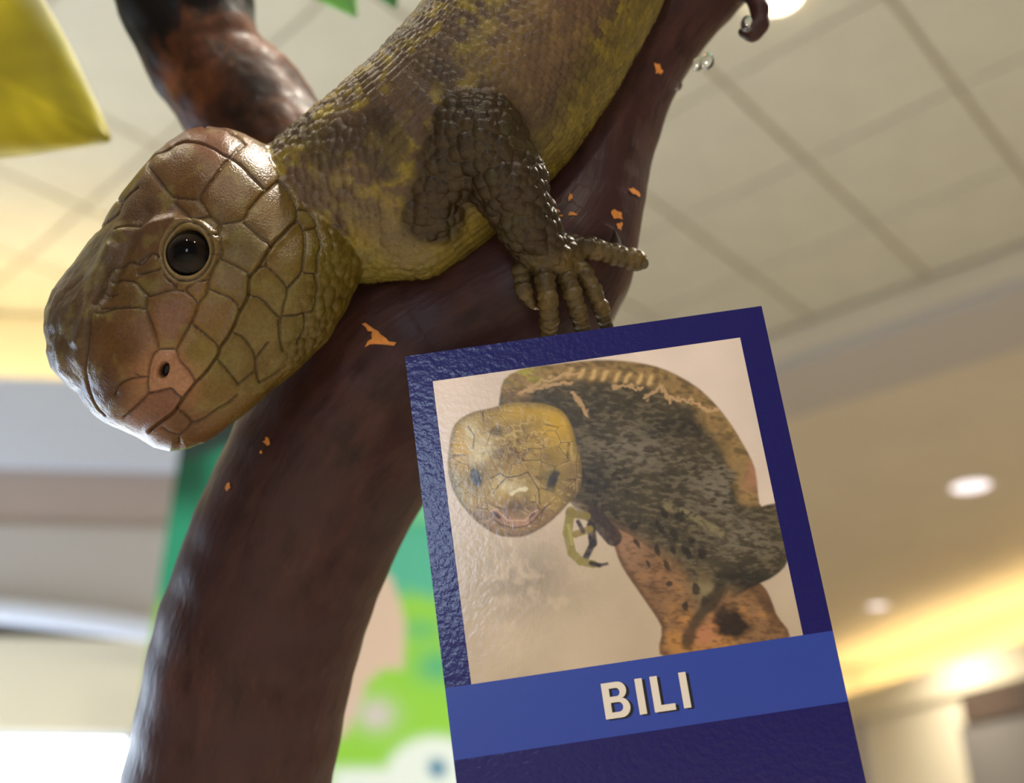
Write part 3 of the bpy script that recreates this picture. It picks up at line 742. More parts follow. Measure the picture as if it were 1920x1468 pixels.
# scales of cheek and neck, limb and toes
neck = wb * smooth(-(px - 0.55 * (py - 300)), -760, -690)
fs1, fs2, sid = wor((wh * chk_v * front > 0.01) | (neck > 0.01), LV * np.array([1.0, 0.8, 0.8]), 15, 21)
small = 1 - (fs1 / 9.5) ** 2
disp += (wh * chk_v * front * 0.9 + neck * 0.8) * 3.8 * (small - 0.5)
fl1, fl2, lid = wor(wl > 0.01, LV, 22, 33)
toe = wl * smooth(py + 0.25 * (px - 1000), 470, 505)
disp += wl * (1 - toe) * (3.4 * (0.6 - (fl1 / 13) ** 2) + 1.2 * np.clip((fl2 - fl1) / 5.0, 0, 1))
ft1, ft2, tid = wor(toe > 0.01, LV, 22, 45)
fs_ = np.zeros(len(LV)); fb_ = np.full(len(LV), 1e9); tm = np.nonzero(toe > 0.01)[0]
for k_, f_ in enumerate(fingers):
    q_, _, _ = spine_param(LV[tm], f_); dd = chain_sdf(LV[tm], f_, 8); c_ = dd < fb_[tm]
    fs_[tm] = np.where(c_, q_ + 7 * k_, fs_[tm]); fb_[tm] = np.where(c_, dd, fb_[tm])
ringh = np.abs(np.sin(np.pi * fs_ / 15.0)) ** 0.6; onf = smooth(-fb_, -8, -1)
tid = tid * (1 - onf) + onf * hash3(np.floor(fs_ / 15.0).astype(np.int64), np.zeros(len(LV), np.int64), np.zeros(len(LV), np.int64), 5)
disp += toe * (3.2 * (ringh - 0.6) * onf + (1.2 + 1.8 * (1 - onf)) * (np.clip((ft2 - ft1) / 7.0, 0, 1) - 0.55))
# overlapping rows of scales on the trunk of the body
bs, bth, brd = spine_param(LV, list(catmull(np.array(body_pts), 6)))
row = bs / 14.0 + 0.12 * np.sin(bth * 5); ri = np.floor(row); a_ = row - ri
colf = (bth + math.pi) / (2 * math.pi) * 70 + 0.5 * (ri % 2); ci = np.floor(colf); b_ = colf - ci - 0.5
scale_h = (0.35 + 0.65 * a_) * (1 - (2 * np.abs(b_)) ** 2.5) * smooth(-a_, -1.0, -0.86)
keel = np.exp(-(b_ / 0.12) ** 2) * a_ * 0.25
disp += wb * (1 - neck * 0.7) * 3.2 * (scale_h + keel - 0.4)
cid = hash3(ri.astype(np.int64), (ci.astype(np.int64)) % 70, np.zeros(len(ri), np.int64), 3)
# wrinkles of the neck fold and dark flank
disp += ((fbm(LV, 40, 51) - 0.5) * 5 + (np.abs(fbm(LV * np.array([0.55, 0.55, 1.0]), 30, 52) - 0.5)) * 7) * wh * smooth(-px, -280, -170)
LV2 = LV + LN_ * disp[:, None]

# ---- skin colours
anch = [(400, 262, 125, 88, 72), (360, 320, 108, 78, 48), (440, 345, 114, 86, 54), (500, 292, 116, 86, 52), (500, 400, 124, 100, 58), (450, 460, 114, 98, 62), (540, 470, 132, 108, 66), (480, 540, 122, 102, 58), (520, 560, 128, 114, 72),
        (590, 480, 118, 104, 48), (620, 560, 106, 92, 40), (400, 590, 138, 108, 62), (330, 600, 134, 96, 68), (480, 620, 130, 114, 72), (370, 660, 138, 118, 64), (430, 680, 128, 114, 70), (400, 730, 124, 100, 54), (480, 700, 112, 92, 46),
        (230, 650, 104, 74, 44), (200, 730, 92, 62, 40), (300, 770, 132, 92, 70), (318, 690, 186, 138, 108), (350, 700, 172, 126, 98), (300, 720, 176, 130, 102), (340, 805, 110, 78, 54), (260, 540, 102, 78, 46), (250, 400, 92, 70, 54), (180, 500, 88, 72, 58), (120, 620, 92, 76, 60),
        (290, 430, 104, 78, 60), (560, 640, 104, 90, 42), (640, 480, 112, 98, 46), (560, 380, 116, 96, 50)]
A_ = np.array(anch, float); aw = lin(A_[:, 2:5])
wsum = np.zeros(len(LV)); csum = np.zeros((len(LV), 3))
for q, c in zip(A_, aw):
    g = 1 / (((px - q[0]) ** 2 + (py - q[1]) ** 2 + 60) ** 1.6); wsum += g; csum += g[:, None] * c
head_c = csum / wsum[:, None]
lum = head_c.mean(1, keepdims=True); head_c = np.clip(lum + (head_c - lum) * 1.12, 0.003, 1) * np.array([0.57, 0.545, 0.47])
P3 = LV.copy()
head_c = head_c * (0.82 + 0.36 * fbm(P3, 38, 61))[:, None]
green = smooth(fbm(P3, 26, 62), 0.5, 0.75) * 0.35
head_c = head_c * (1 - green[:, None]) + lin((118, 108, 58)) * green[:, None]
def pmask(poly, s_):
    d_ = seg_dist(px, py, poly, True); return smooth(np.where(inside(px, py, poly), d_, -d_), -s_, s_) * front * inbox
head_c = head_c + (lin((150, 108, 82)) - head_c) * (0.85 * pmask([(298, 657), (330, 656), (342, 680), (364, 712), (340, 743), (320, 728), (281, 735), (283, 690)], 3))[:, None]
head_c = head_c + (lin((112, 76, 58)) - head_c) * (0.7 * pmask([(281, 735), (320, 728), (340, 743), (328, 765), (300, 790), (270, 805), (236, 786)], 4))[:, None]
headseam = np.maximum(np.exp(-(seam_v / 1.7) ** 2) * smooth(er_v, 1.1, 1.4), np.exp(-(mouth_v / 2.4) ** 2)) * front * inbox
head_c = head_c + (lin((44, 30, 18)) - head_c) * (0.75 * headseam)[:, None]
lidm = smooth(-er_v, -1.5, -1.3) * inbox * front
head_c = head_c + (lin((124, 104, 66)) - head_c) * (lidm * 0.8)[:, None]
head_c = head_c + (lin((30, 22, 16)) - head_c) * (np.exp(-((er_v - 1.25) / 0.05) ** 2) * inbox * front * 0.8 + smooth(-er_v, -1.02, -0.94) * inbox * front)[:, None].clip(0, 1)
head_c = head_c + (lin((20, 12, 8)) - head_c) * (smooth(-nr_v, -1.0, -0.7) * inbox * front)[:, None]
# body: brown-grey back with olive-yellow flecks, yellow belly
lat = np.sin(bth)                                       # + towards the belly (lower right)
ax_ = np.array(body_pts[4][:3]) - np.array(body_pts[3][:3])
if True:
    i4 = np.argmax(wb * (px > 1000) * (py > 200) * (px - py)); sgn = np.sign(lat[i4]) if lat[i4] != 0 else 1
    lat = lat * sgn
n1 = fbm(P3, 70, 71); n2 = vnoise(np.stack([bs * 1.0, bth * 60, 0 * bs], 1), 24, 73)
brown = lin((124, 100, 78)); olive = lin((172, 150, 66)); yell = lin((160, 142, 58)); dark = lin((84, 68, 52)); tan = lin((158, 126, 96))
n3 = fbm(P3, 22, 77); cid = 0.5 + (cid - 0.5) * (1 - neck)
mixv = smooth(n1 * 0.45 + n3 * 0.55 + (cid - 0.5) * 0.22, 0.42, 0.60)[:, None]
body_c = brown * (1 - mixv) + olive * mixv
dk = (smooth(fbm(P3, 110, 75) + (cid - .5) * 0.2, 0.52, 0.66) * 0.75)[:, None]; body_c = body_c * (1 - dk) + dark * dk
tn = (smooth(lat, -0.35, 0.1) * smooth(-lat, -0.75, -0.45) * smooth(bs, 330, 480) * 0.7)[:, None]; body_c = body_c * (1 - tn) + tan * tn
bl = (smooth(lat, 0.62, 0.88) * (0.55 + 0.45 * n3))[:, None]; body_c = body_c * (1 - bl) + yell * bl
body_c = body_c * (0.74 + 0.3 * cid + 0.4 * (n3 - 0.3))[:, None] * (0.44 + 0.10 * neck)[:, None]
throat = (smooth(py - 0.1 * px, 370, 420) * smooth(-px, -930, -860))[:, None] * (0.5 + 0.5 * smooth(n1, .4, .6))[:, None]
body_c = body_c * (1 - 0.7 * throat) + lin((112, 102, 48)) * 0.7 * throat
fold = smooth(-seg_dist(px, py, [(600, 350), (680, 395), (740, 440), (770, 480)]), -60, -20)[:, None] * (0.4 + 0.5 * smooth(n3, .4, .6))[:, None]
body_c = body_c * (1 - 0.7 * fold) + lin((98, 84, 66)) * 0.7 * fold
leg_c = lin((52, 40, 23)) * (0.75 + 0.5 * lid)[:, None]
lo_ = (smooth(fbm(P3, 60, 81), 0.5, 0.68) * 0.6)[:, None]; leg_c = leg_c * (1 - lo_) + lin((62, 55, 30)) * lo_
toe_c = lin((80, 66, 38)) * (0.7 + 0.6 * tid)[:, None]
tw = smooth(fbm(P3, 50, 83), 0.45, 0.7)[:, None]; toe_c = toe_c * (1 - tw * 0.5) + lin((112, 88, 42)) * tw * 0.5
leg_c = leg_c * (1 - toe[:, None]) + toe_c * toe[:, None]
skin_c = head_c * wh[:, None] + body_c * wb[:, None] + leg_c * wl[:, None]

M_skin = bpy.data.materials.new('reptile_skin'); M_skin.use_nodes = True
nt = M_skin.node_tree; b = nt.nodes['Principled BSDF']
vc = nt.nodes.new('ShaderNodeVertexColor'); vc.layer_name = 'Col'
tc = nt.nodes.new('ShaderNodeTexCoord')
n1_ = nt.nodes.new('ShaderNodeTexNoise'); n1_.inputs['Scale'].default_value = 1400; n1_.inputs['Detail'].default_value = 4
nt.links.new(tc.outputs['Object'], n1_.inputs['Vector'])
mr = nt.nodes.new('ShaderNodeMapRange'); mr.inputs['From Min'].default_value = 0.3; mr.inputs['From Max'].default_value = 0.7; mr.inputs['To Min'].default_value = 0.86; mr.inputs['To Max'].default_value = 1.14
nt.links.new(n1_.outputs['Fac'], mr.inputs['Value'])
mx = nt.nodes.new('ShaderNodeMix'); mx.data_type = 'RGBA'; mx.blend_type = 'MULTIPLY'; mx.inputs['Factor'].default_value = 1
nt.links.new(vc.outputs['Color'], mx.inputs['A']); nt.links.new(mr.outputs['Result'], mx.inputs['B']); nt.links.new(mx.outputs['Result'], b.inputs['Base Color'])
n2_ = nt.nodes.new('ShaderNodeTexNoise'); n2_.inputs['Scale'].default_value = 2600; n2_.inputs['Detail'].default_value = 3
nt.links.new(tc.outputs['Object'], n2_.inputs['Vector'])
bp = nt.nodes.new('ShaderNodeBump'); bp.inputs['Strength'].default_value = 0.6; bp.inputs['Distance'].default_value = 0.00018
nt.links.new(n2_.outputs['Fac'], bp.inputs['Height']); nt.links.new(bp.outputs['Normal'], b.inputs['Normal'])
b.inputs['Roughness'].default_value = 0.27; b.inputs['Specular IOR Level'].default_value = 0.28
lizard = make_obj('lizard', to_world(LV2), LQ, M_skin, smooth=True, colors=skin_c)
tag(lizard, 'olive-brown lizard with large head shields climbing down the branch', 'lizard')

# eye
hit = np.argmin((px - EX) ** 2 + (py - EY) ** 2 + 1e6 * (LN_[:, 2] < 0.1))
en = LN_[hit]; ec = LV[hit] - en * 25.0
RE = 47.0
def uvsphere(n, m_):
    v = [(0, 0, 1)]; f = []
    for i in range(1, n):
        t = math.pi * i / n
        v += [(math.sin(t) * math.cos(q), math.sin(t) * math.sin(q), math.cos(t)) for q in np.linspace(0, 2 * np.pi, m_, endpoint=False)]
    v.append((0, 0, -1))
    for k in range(m_): f.append((0, 1 + k, 1 + (k + 1) % m_))
    for i in range(n - 2):
        for k in range(m_): a = 1 + i * m_; f.append((a + k, a + m_ + k, a + m_ + (k + 1) % m_, a + (k + 1) % m_))
    l = len(v) - 1; a = 1 + (n - 2) * m_
    for k in range(m_): f.append((l, a + (k + 1) % m_, a + k))
    return np.array(v, float), f
sv, sf = uvsphere(48, 64)
gz_ = np.array([0.02, 0.0, 1.0]); gz_ = gz_ * 0.5 + en * 0.5; gz_ /= np.linalg.norm(gz_)
t1 = np.cross((0, 1, 0), gz_); t1 /= np.linalg.norm(t1); t2 = np.cross(gz_, t1)
EVm = ec + RE * (sv[:, :1] * t1 + sv[:, 1:2] * t2 + sv[:, 2:] * gz_)
ang = np.degrees(np.arccos(np.clip(sv[:, 2], -1, 1)))
ecol = np.tile(lin((7, 5, 5)), (len(sv), 1)); irm = (smooth(ang, 24, 28) * smooth(-ang, -46, -40))[:, None]
ecol = ecol * (1 - irm) + lin((27, 19, 14)) * irm
M_eye = mat('eye_gloss', None, 0.05, 0.16, attr=True); M_eye.node_tree.nodes['Principled BSDF'].inputs['Coat Roughness'].default_value = 0.02
eye = make_obj('eye', to_world(EVm), sf, M_eye, lizard, smooth=True, colors=ecol); tag(eye, 'glossy black eye')
# claws
M_claw = mat('claw_horn', (190, 172, 150), 0.3, 0.5); M_clawd = mat('claw_horn_dark', (34, 24, 18), 0.7, 0.1)
def claw(pts, r0, m):
    c = catmull([to_world(U(*p)) for p in pts], 5); return tube('claw', c, np.linspace(r0, 0.6, len(c)) * UNIT, m, lizard, n=10)
claw([(996, 569, 62), (1003, 577, 60), (1012, 580, 52)], 6.5, M_claw)
claw([(1152, 470, -4), (1154, 452, -10), (1153, 431, -20)], 20, M_clawd)
claw([(1194, 489, 12), (1207, 493, 8), (1214, 502, 0)], 11, M_clawd)
claw([(1026, 638, 22), (1024, 655, 8), (1020, 668, -12)], 11, M_clawd)
claw([(1094, 628, 24), (1098, 645, 8), (1098, 660, -12)], 11, M_clawd)
claw([(1138, 620, 14), (1144, 636, 2), (1146, 652, -14)], 9, M_clawd)

# ================================================================ THE NAME CARD
CR = np.array([[0.9898, -0.1416, -0.0176], [0.1414, 0.9569, 0.2537], [-0.0191, -0.2536, 0.9671]]); CO = np.array([-191.0, 62.5, 90.0])
CW, CB, CB2, CH = 646.0, 573.4, 686.1, 985.0
PA, PB, PC_ = 43.5, 52.9, 596.1
def card(u, v, z=0.0): return CO + CR @ np.array([u, -v, z])
M_navy = mat('card_navy', (25, 19, 98), 0.24, 0.35, bump=0.16, bscale=900, coat=0.2)
M_band = mat('card_band', (50, 72, 168), 0.30, 0.35, bump=0.04, bscale=900, coat=0.1)
M_card = mat('card_print', None, 0.28, 0.45, attr=True, bump=0.08, bscale=900, coat=0.35)
M_letter = mat('letter_white', (236, 226, 214), 0.35, 0.4); M_black = mat('letter_black', (14, 12, 18), 0.4, 0.4)
M_edge = mat('card_edge', (58, 48, 110), 0.6, 0.3)
cardroot = bpy.data.objects.new('name_card', None); COL.objects.link(cardroot); cardroot.location = to_world(card(CW / 2, CH)).tolist()
tag(cardroot, 'glossy navy name card with a lizard photo and the word BILI', 'card')
def cbox(name, u0, v0, u1, v1, z0, z1, m):
    q = [to_world(card(u0, v0, z0)), to_world(card(u0, v1, z0)), to_world(card(u1, v1, z0)), to_world(card(u1, v0, z0))]
    return prism(name, q, (to_world(card(0, 0, z1)) - to_world(card(0, 0, z0))), m, cardroot)
cbox('card_stock', 0, 0, CW, CH, -7, -0.6, M_edge)
cbox('navy_border', 0, 0, CW, CB, -0.6, 0, M_navy)
cbox('name_band', 0, CB, CW, CB2, -0.6, 0, M_band)
cbox('lower_panel', 0, CB2, CW, CH, -0.6, 0, M_navy)
# letters, outlines on the card in card units
def letters():
    def lp_(x, y, z): # helper from picture position to card position
        d = np.array([(x - CX) / F, -(y - CY) / F, -1.0]); o = np.array([0, 0, F]); n = CR[:, 2]
        t = (CO - o) @ n / (d @ n); q = CR.T @ (o + d * t - CO); return q[0], -q[1]
    def corner(ox, oy, s_, a): return lp_(ox + s_ * a[0], oy + s_ * a[1], 0)
    k = 840 / 1920.0
    tl = corner(800, 1150, k, (745, 302)); bl_ = corner(800, 1150, k, (770, 455)); tr = corner(800, 1150, k, (1108, 250)); br = corner(800, 1150, k, (1135, 402))
    return tl, bl_, tr, br
tl, bl_, tr, br = [np.array(q) for q in letters()]
ex_ = (tr - tl); hgt = np.linalg.norm(bl_ - tl); wid_ = np.linalg.norm(ex_); ex_ = ex_ / wid_; ey_ = np.array([-ex_[1], ex_[0]])
def bezier_arc(cx, cy, rx, ry, a0, a1, n): return [(cx + rx * math.cos(t), cy + ry * math.sin(t)) for t in np.linspace(a0, a1, n)]
h_ = hgt
Wt = wid_ / h_                                     # total width in letter heights
glyphs = []
wB = 0.76; wI = 0.215; wL = 0.62
gap = (Wt - wB - 2 * wI - wL) / 3
outB = [(0, 0)] + bezier_arc(0.46, 0.245, 0.25, 0.245, -math.pi / 2, math.pi / 2 * 0.93, 10) + bezier_arc(0.48, 0.725, 0.275, 0.275, -math.pi / 2 * 0.75, math.pi / 2, 12) + [(0, 1)]
h1_ = [(0.21, 0.17)] + bezier_arc(0.41, 0.285, 0.10, 0.115, -math.pi / 2, math.pi / 2, 8) + [(0.21, 0.40)]
h2_ = [(0.21, 0.565)] + bezier_arc(0.43, 0.70, 0.12, 0.135, -math.pi / 2, math.pi / 2, 8) + [(0.21, 0.835)]
rectI = [(0, 0), (wI, 0), (wI, 1), (0, 1)]
outL = [(0, 0), (wI, 0), (wI, 0.82), (wL, 0.82), (wL, 1), (0, 1)]
x_ = 0; glyphs.append((x_, outB, [h1_, h2_])); x_ += wB + gap; glyphs.append((x_, rectI, [])); x_ += wI + gap; glyphs.append((x_, outL, [])); x_ += wL + gap; glyphs.append((x_, rectI, []))
def glyph(name, xo, out, holes, dx, dy, z0, z1, m):
    cu = bpy.data.curves.new(name, 'CURVE'); cu.dimensions = '2D'; cu.fill_mode = 'BOTH'
    for l in [out] + holes:
        sp = cu.splines.new('POLY'); sp.points.add(len(l) - 1); sp.use_cyclic_u = True
        for q, (a, c) in zip(sp.points, l): q.co = (xo + a, -c, 0, 1)
    cu.extrude = 0.5
    tmp = bpy.data.objects.new('tmp', cu); COL.objects.link(tmp); dg = bpy.context.evaluated_depsgraph_get()
    me = bpy.data.meshes.new_from_object(tmp.evaluated_get(dg)); v = np.array([x.co[:] for x in me.vertices]); f = [list(p_.vertices) for p_ in me.polygons]
    COL.objects.unlink(tmp); bpy.data.objects.remove(tmp)
    pts = []
    for a, c, e in v:
        uv = tl + ex_ * (a * h_ + dx) + ey_ * (-c * h_ + dy)
        pts.append(to_world(card(uv[0], uv[1], z0 + (e + 0.5) * (z1 - z0))))
    return make_obj(name, pts, f, m, cardroot)
for (xo, out, holes) in glyphs:
    glyph('letter_shadow', xo, out, holes, 5.0, 2.5, 0.02, 0.25, M_black)
    glyph('letter', xo, out, holes, 0, 0, 0.25, 0.55, M_letter)

# the printed photograph on the card
def picture(g):
    Puv = np.stack([PA + g[:, 0] * (PC_ - PA), PB + g[:, 1] * (CB - PB)], 1)
    P = CO + Puv[:, :1] * CR[:, 0] - Puv[:, 1:] * CR[:, 1]
    x, y = project(P); P3 = np.stack([x, y, 0 * x], 1)
    n_a = fbm(P3, 120, 101); n_b = fbm(P3, 24, 102); n_c = fbm(P3, 8, 103, 2); n_d = fbm(np.stack([x * 0.7 + y * 0.5, y * 1.5 - x * 0.5, 0 * x], 1), 13, 107, 2); n_e = fbm(np.stack([x * 0.7 + y * 0.5, y * 1.6 - x * 0.3, 0 * x], 1), 9, 117, 3)
    t = smooth(y - 0.15 * (x - 1150), 740, 1150)[:, None]
    c = lin((232, 214, 202)) * (1 - t) + lin((204, 184, 158)) * t
    c = c * (0.84 + 0.32 * n_a)[:, None]
    c = c * (1 - 0.34 * np.exp(-((x - 985) / 85) ** 2 - ((y - 1090) / 70) ** 2) * smooth(n_b, .25, .6))[:, None]
    def mixin(c, col, wgt): return c + (np.asarray(col) - c) * np.clip(wgt, 0, 1)[:, None]
    def soft(poly, s=2.0):
        d = seg_dist(x, y, poly, True); d = np.where(inside(x, y, poly), d, -d); return smooth(d, -s, s), d
    def blob(cx, cy, a, b): return np.exp(-((x - cx) / a) ** 2 - ((y - cy) / b) ** 2)
    # branch
    wt, d = soft(catmull([(1085, 950), (1140, 1000), (1165, 1060), (1205, 1120), (1240, 1175), (1254, 1235), (1468, 1205), (1455, 1150), (1428, 1095), (1370, 1080), (1300, 1000), (1200, 940), (1085, 950)], 4)[:-1], 3)
    bc = lin((146, 108, 72)) * (0.55 + 0.9 * n_b)[:, None]
    bc = mixin(bc, lin((190, 134, 66)), smooth(n_a * .5 + n_b * .5 + (y - 1100) / 700, 0.5, 0.75) * .8)
    bc = mixin(bc, lin((170, 132, 106)), blob(1175, 1020, 40, 55) * .6); bc = mixin(bc, lin((190, 126, 94)), blob(1322, 1188, 30, 24) * .8)
    bc = mixin(bc, lin((72, 48, 28)), smooth(n_e, .42, .8) * .5)
    bc = mixin(bc, lin((90, 60, 36)), smooth(-d, -14, -1) * 0.6); c = c + (bc - c) * wt[:, None]
    # body
    wt, d = soft(catmull([(935, 760), (945, 712), (985, 690), (1040, 683), (1120, 675), (1190, 679), (1250, 694), (1310, 728), (1355, 774), (1392, 830), (1416, 880), (1424, 944), (1440, 946), (1466, 947), (1476, 1000), (1477, 1052), (1452, 1080), (1420, 1096),
                   (1390, 1112), (1350, 1140), (1310, 1185), (1285, 1205), (1290, 1150), (1265, 1080), (1225, 1035), (1165, 995), (1110, 985), (1075, 950), (1040, 900), (935, 760)], 3)[:-1], 3)
    low = smooth(y + 0.5 * (1250 - x), 1010, 1075) * smooth(-(x - 0.2 * (y - 1000)), -1400, -1340)          # spotted flank fades into the bark
    wt = wt * (1 - low * smooth(-d - 26 * (n_b - .5), -34, -4) * .9)
    dk = lin((70, 61, 43)) * (0.4 + 0.5 * n_c + 0.65 * n_b)[:, None]
    dk = mixin(dk, lin((134, 120, 92)), smooth(n_e, .4, .8) * .5)
    dk = mixin(dk, lin((128, 118, 102)), (blob(1180, 845, 80, 42) * .9 + blob(1345, 915, 55, 50) * .9 + blob(1395, 1010, 60, 40) * .6) * smooth(n_e, .2, .75))
    dk = mixin(dk, lin((28, 24, 18)), blob(1115, 905, 40, 40) * .6 + blob(1280, 800, 60, 22) * .5 + blob(1400, 1085, 60, 22) * .7 + blob(1130, 985, 40, 18) * .5 + smooth(-d, -10, 0) * .4 * smooth(y, 900, 960))
    top = seg_dist(x, y, [(960, 730), (1000, 700), (1060, 690), (1130, 684), (1200, 690), (1260, 712), (1320, 750), (1360, 800), (1400, 870), (1418, 920)])
    dorsal = smooth(-top - 30 * (n_b - .5) - 10 * (n_c - .5), -42, -16)
    dk = mixin(dk, lin((166, 134, 84)) * 1.0, dorsal * (0.45 + 0.6 * n_c))
    dk = mixin(dk, lin((92, 74, 46)), dorsal * smooth(n_d, .5, .7) * .6)
    stripes = (np.sin((x + 0.35 * y) / 3.6 + 3 * n_b) * 0.5 + 0.5) ** 2
    dk = mixin(dk, lin((222, 186, 126)), smooth(-np.abs(y - 704 - 0.10 * (x - 1130)), -15, -6) * smooth(x, 1050, 1080) * smooth(-x, -1250, -1220) * stripes * .85)
    for l in ([(1075, 738), (1086, 752), (1092, 766), (1100, 780)], [(1212, 748), (1225, 735), (1240, 727), (1250, 740), (1258, 755)], [(1258, 745), (1300, 752), (1330, 772), (1345, 768)], [(1000, 722), (1050, 705), (1090, 700)], [(975, 735), (1030, 722), (1075, 716)], [(1150, 728), (1180, 724), (1205, 730)]):
        dk = mixin(dk, lin((210, 172, 126)), smooth(-seg_dist(x + 14 * (n_b - .5), y + 14 * (n_c - .5), l), -6, -1) * .75)
    dk = mixin(dk, lin((176, 168, 70)), blob(985, 702, 34, 15) * smooth(n_d, .3, .6))
    dk = mixin(dk, lin((176, 124, 98)), smooth(x + .3 * (y - 850), 1402, 1420) * smooth(-y, -935, -900) * .7)
    dk = mixin(dk, lin((132, 110, 76)), low * smooth(n_b + .4 * (n_c - .5), .3, .6) * .85)
    dk = mixin(dk, lin((150, 138, 100)), blob(1325, 1105, 26, 12) * .6 + smooth(-seg_dist(x, y, [(1250, 950), (1300, 968), (1352, 1000)]), -12, -3) * .6 * smooth(n_c, .3, .6))
    c = c + (dk - c) * wt[:, None]
    for sx, sy, a, b_, r_ in [(1238, 990, 7, 13, .5), (1265, 1004, 7, 13, .5), (1290, 1036, 6, 11, .3), (1245, 962, 7, 12, .6), (1275, 968, 10, 10, 0), (1297, 1013, 6, 8, .2), (1232, 1030, 5, 10, .5), (1250, 1060, 5, 10, .5), (1283, 1032, 6, 11, .4), (1262, 1032, 5, 9, .4),
                              (1318, 1038, 9, 13, .2), (1195, 1020, 4, 11, .6), (1215, 1056, 3, 8, .5), (1285, 1137, 5, 8, 0), (1305, 1105, 7, 12, .4), (1255, 1095, 7, 5, 0), (1190, 985, 12, 7, .4)]:
        u = (x - sx) * math.cos(r_) - (y - sy) * math.sin(r_); v = (x - sx) * math.sin(r_) + (y - sy) * math.cos(r_)
        c = mixin(c, lin((38, 30, 20)), smooth(-np.hypot(u / a, v / b_) - .8 * (n_c - .5), -1.35, -0.6) * .8)
    c = mixin(c, lin((34, 22, 14)), smooth(-np.hypot((x - 1372) / 34, (y - 1170) / 32) - .9 * (n_b - .5), -1.35, -0.65) * .95)
    c = mixin(c, lin((44, 36, 22)), smooth(-seg_dist(x, y, [(1350, 1105), (1325, 1140), (1300, 1170), (1288, 1205)]) - 10 * (n_b - .5), -18, -6) * .75)
    c = mixin(c, lin((60, 38, 20)), smooth(-seg_dist(x, y, [(1415, 1100), (1440, 1140), (1455, 1180)]), -14, -3) * .4)
    # forefoot with claws
    for poly, r0, r1, col in [([(1115, 968), (1150, 1008)], 18, 14, (66, 50, 44)), ([(1108, 985), (1112, 1018), (1098, 1046)], 9, 5, (52, 40, 34)), ([(1070, 958), (1064, 1000), (1072, 1036), (1088, 1052), (1112, 1058)], 9, 7, (150, 136, 70)), ([(1068, 962), (1100, 968)], 8, 7, (140, 124, 66)),
                          ([(1078, 1002), (1106, 992)], 7, 6, (150, 130, 66)), ([(1108, 1056), (1124, 1060), (1138, 1057)], 5, 2, (60, 46, 36)), ([(1084, 978), (1093, 996)], 4, 4, (70, 54, 58)), ([(1066, 985), (1072, 1020)], 3, 3, (176, 166, 90))]:
        for i, (p0, p1) in enumerate(zip(poly[:-1], poly[1:])):
            r_ = r0 + (r1 - r0) * (i + .5) / (len(poly) - 1)
            c = mixin(c, lin(col) * 1.0, smooth(-seg_dist(x, y, [p0, p1]), -r_ - 2.5, -r_ + 2.5) * (.8 + .3 * n_c))
    # head
    hp = catmull([(840, 850), (850, 800), (880, 775), (920, 765), (960, 755), (1010, 756), (1050, 768), (1070, 795), (1080, 830), (1090, 870), (1088, 915), (1065, 945), (1030, 980), (990, 1003), (960, 1007), (925, 1000), (880, 965), (850, 920), (840, 880), (840, 850)], 4)[:-1]
    wt, d = soft(hp, 2.5)
    hc = lin((168, 140, 74)) * (0.62 + 0.5 * n_b + 0.25 * n_c)[:, None]
    hc = mixin(hc, lin((210, 168, 52)), blob(1045, 800, 34, 34) * .9 + .8 * blob(868, 835, 22, 40) + .6 * blob(985, 775, 50, 14))
    hc = mixin(hc, lin((222, 208, 168)), blob(905, 838, 26, 22) * .9 + blob(882, 806, 14, 20) * .8 + blob(893, 862, 14, 14) * .6 + blob(955, 912, 26, 12) * .7 + blob(940, 897, 12, 10) * .6)
    hc = mixin(hc, lin((120, 88, 40)), (blob(968, 850, 60, 26) + .8 * blob(985, 822, 46, 24)) * smooth(n_d + .4 * (n_c - .5), .38, .6) * .75)
    hc = mixin(hc, lin((138, 104, 74)), smooth(y - .25 * np.abs(x - 965), 915, 955) * .75); hc = mixin(hc, lin((120, 96, 66)), smooth(x, 1040, 1072) * smooth(y, 840, 885) * .8)
    hc = mixin(hc, lin((142, 130, 66)), smooth(-x, -885, -850) * smooth(y, 870, 910) * .8)
    hc = mixin(hc, lin((176, 134, 108)), smooth(-seg_dist(x, y, [(928, 964), (950, 978), (985, 980), (1004, 962)]), -12, -3) * .7)
    hc = mixin(hc, lin((92, 70, 50)), blob(972, 950, 30, 14) * .55)
    q1, q2, qi = worley(np.stack([x, y * 1.1, 0 * x], 1) + 7.3, 33, 109); cr = np.exp(-((q2 - q1) / 1.4) ** 2)
    hc = hc * (0.88 + 0.24 * qi)[:, None]
    q3, q4, _ = worley(np.stack([x, y, 0 * x], 1) + 3.1, 14, 111); gl = np.exp(-((q4 - q3) / 1.3) ** 2) * smooth(-np.hypot((x - 985) / 1.3, y - 815), -55, -20)
    away = smooth(np.hypot((x - 965) / 1.4, y - 925), 20, 32) * smooth(-np.hypot((x - 965) / 1.2, y - 880), -120, -95)
    hc = mixin(hc, lin((92, 68, 34)), cr * away * smooth(n_b, .3, .6) * .75)
    hc = mixin(hc, lin((226, 198, 130)), gl * smooth(n_c, .4, .6) * .6)
    edge = np.exp(-((q2 - q1 - 3.2) / 1.5) ** 2) * smooth(n_d, .5, .6); hc = mixin(hc, lin((232, 206, 140)), edge * .35)
    for l in ([(920, 897), (937, 887), (950, 895), (970, 893), (990, 885), (1010, 918)], [(878, 800), (890, 818), (887, 840)], [(905, 772), (906, 790)], [(950, 895), (935, 910), (925, 925)], [(1010, 918), (1012, 945)]):
        hc = mixin(hc, lin((74, 52, 30)), smooth(-seg_dist(x, y, l), -2.0, -.6) * .75)
    hc = mixin(hc, lin((240, 232, 196)), smooth(-seg_dist(x, y, [(960, 926), (972, 918), (986, 917)]) - 4 * (n_c - .5), -6, -1) * .85)
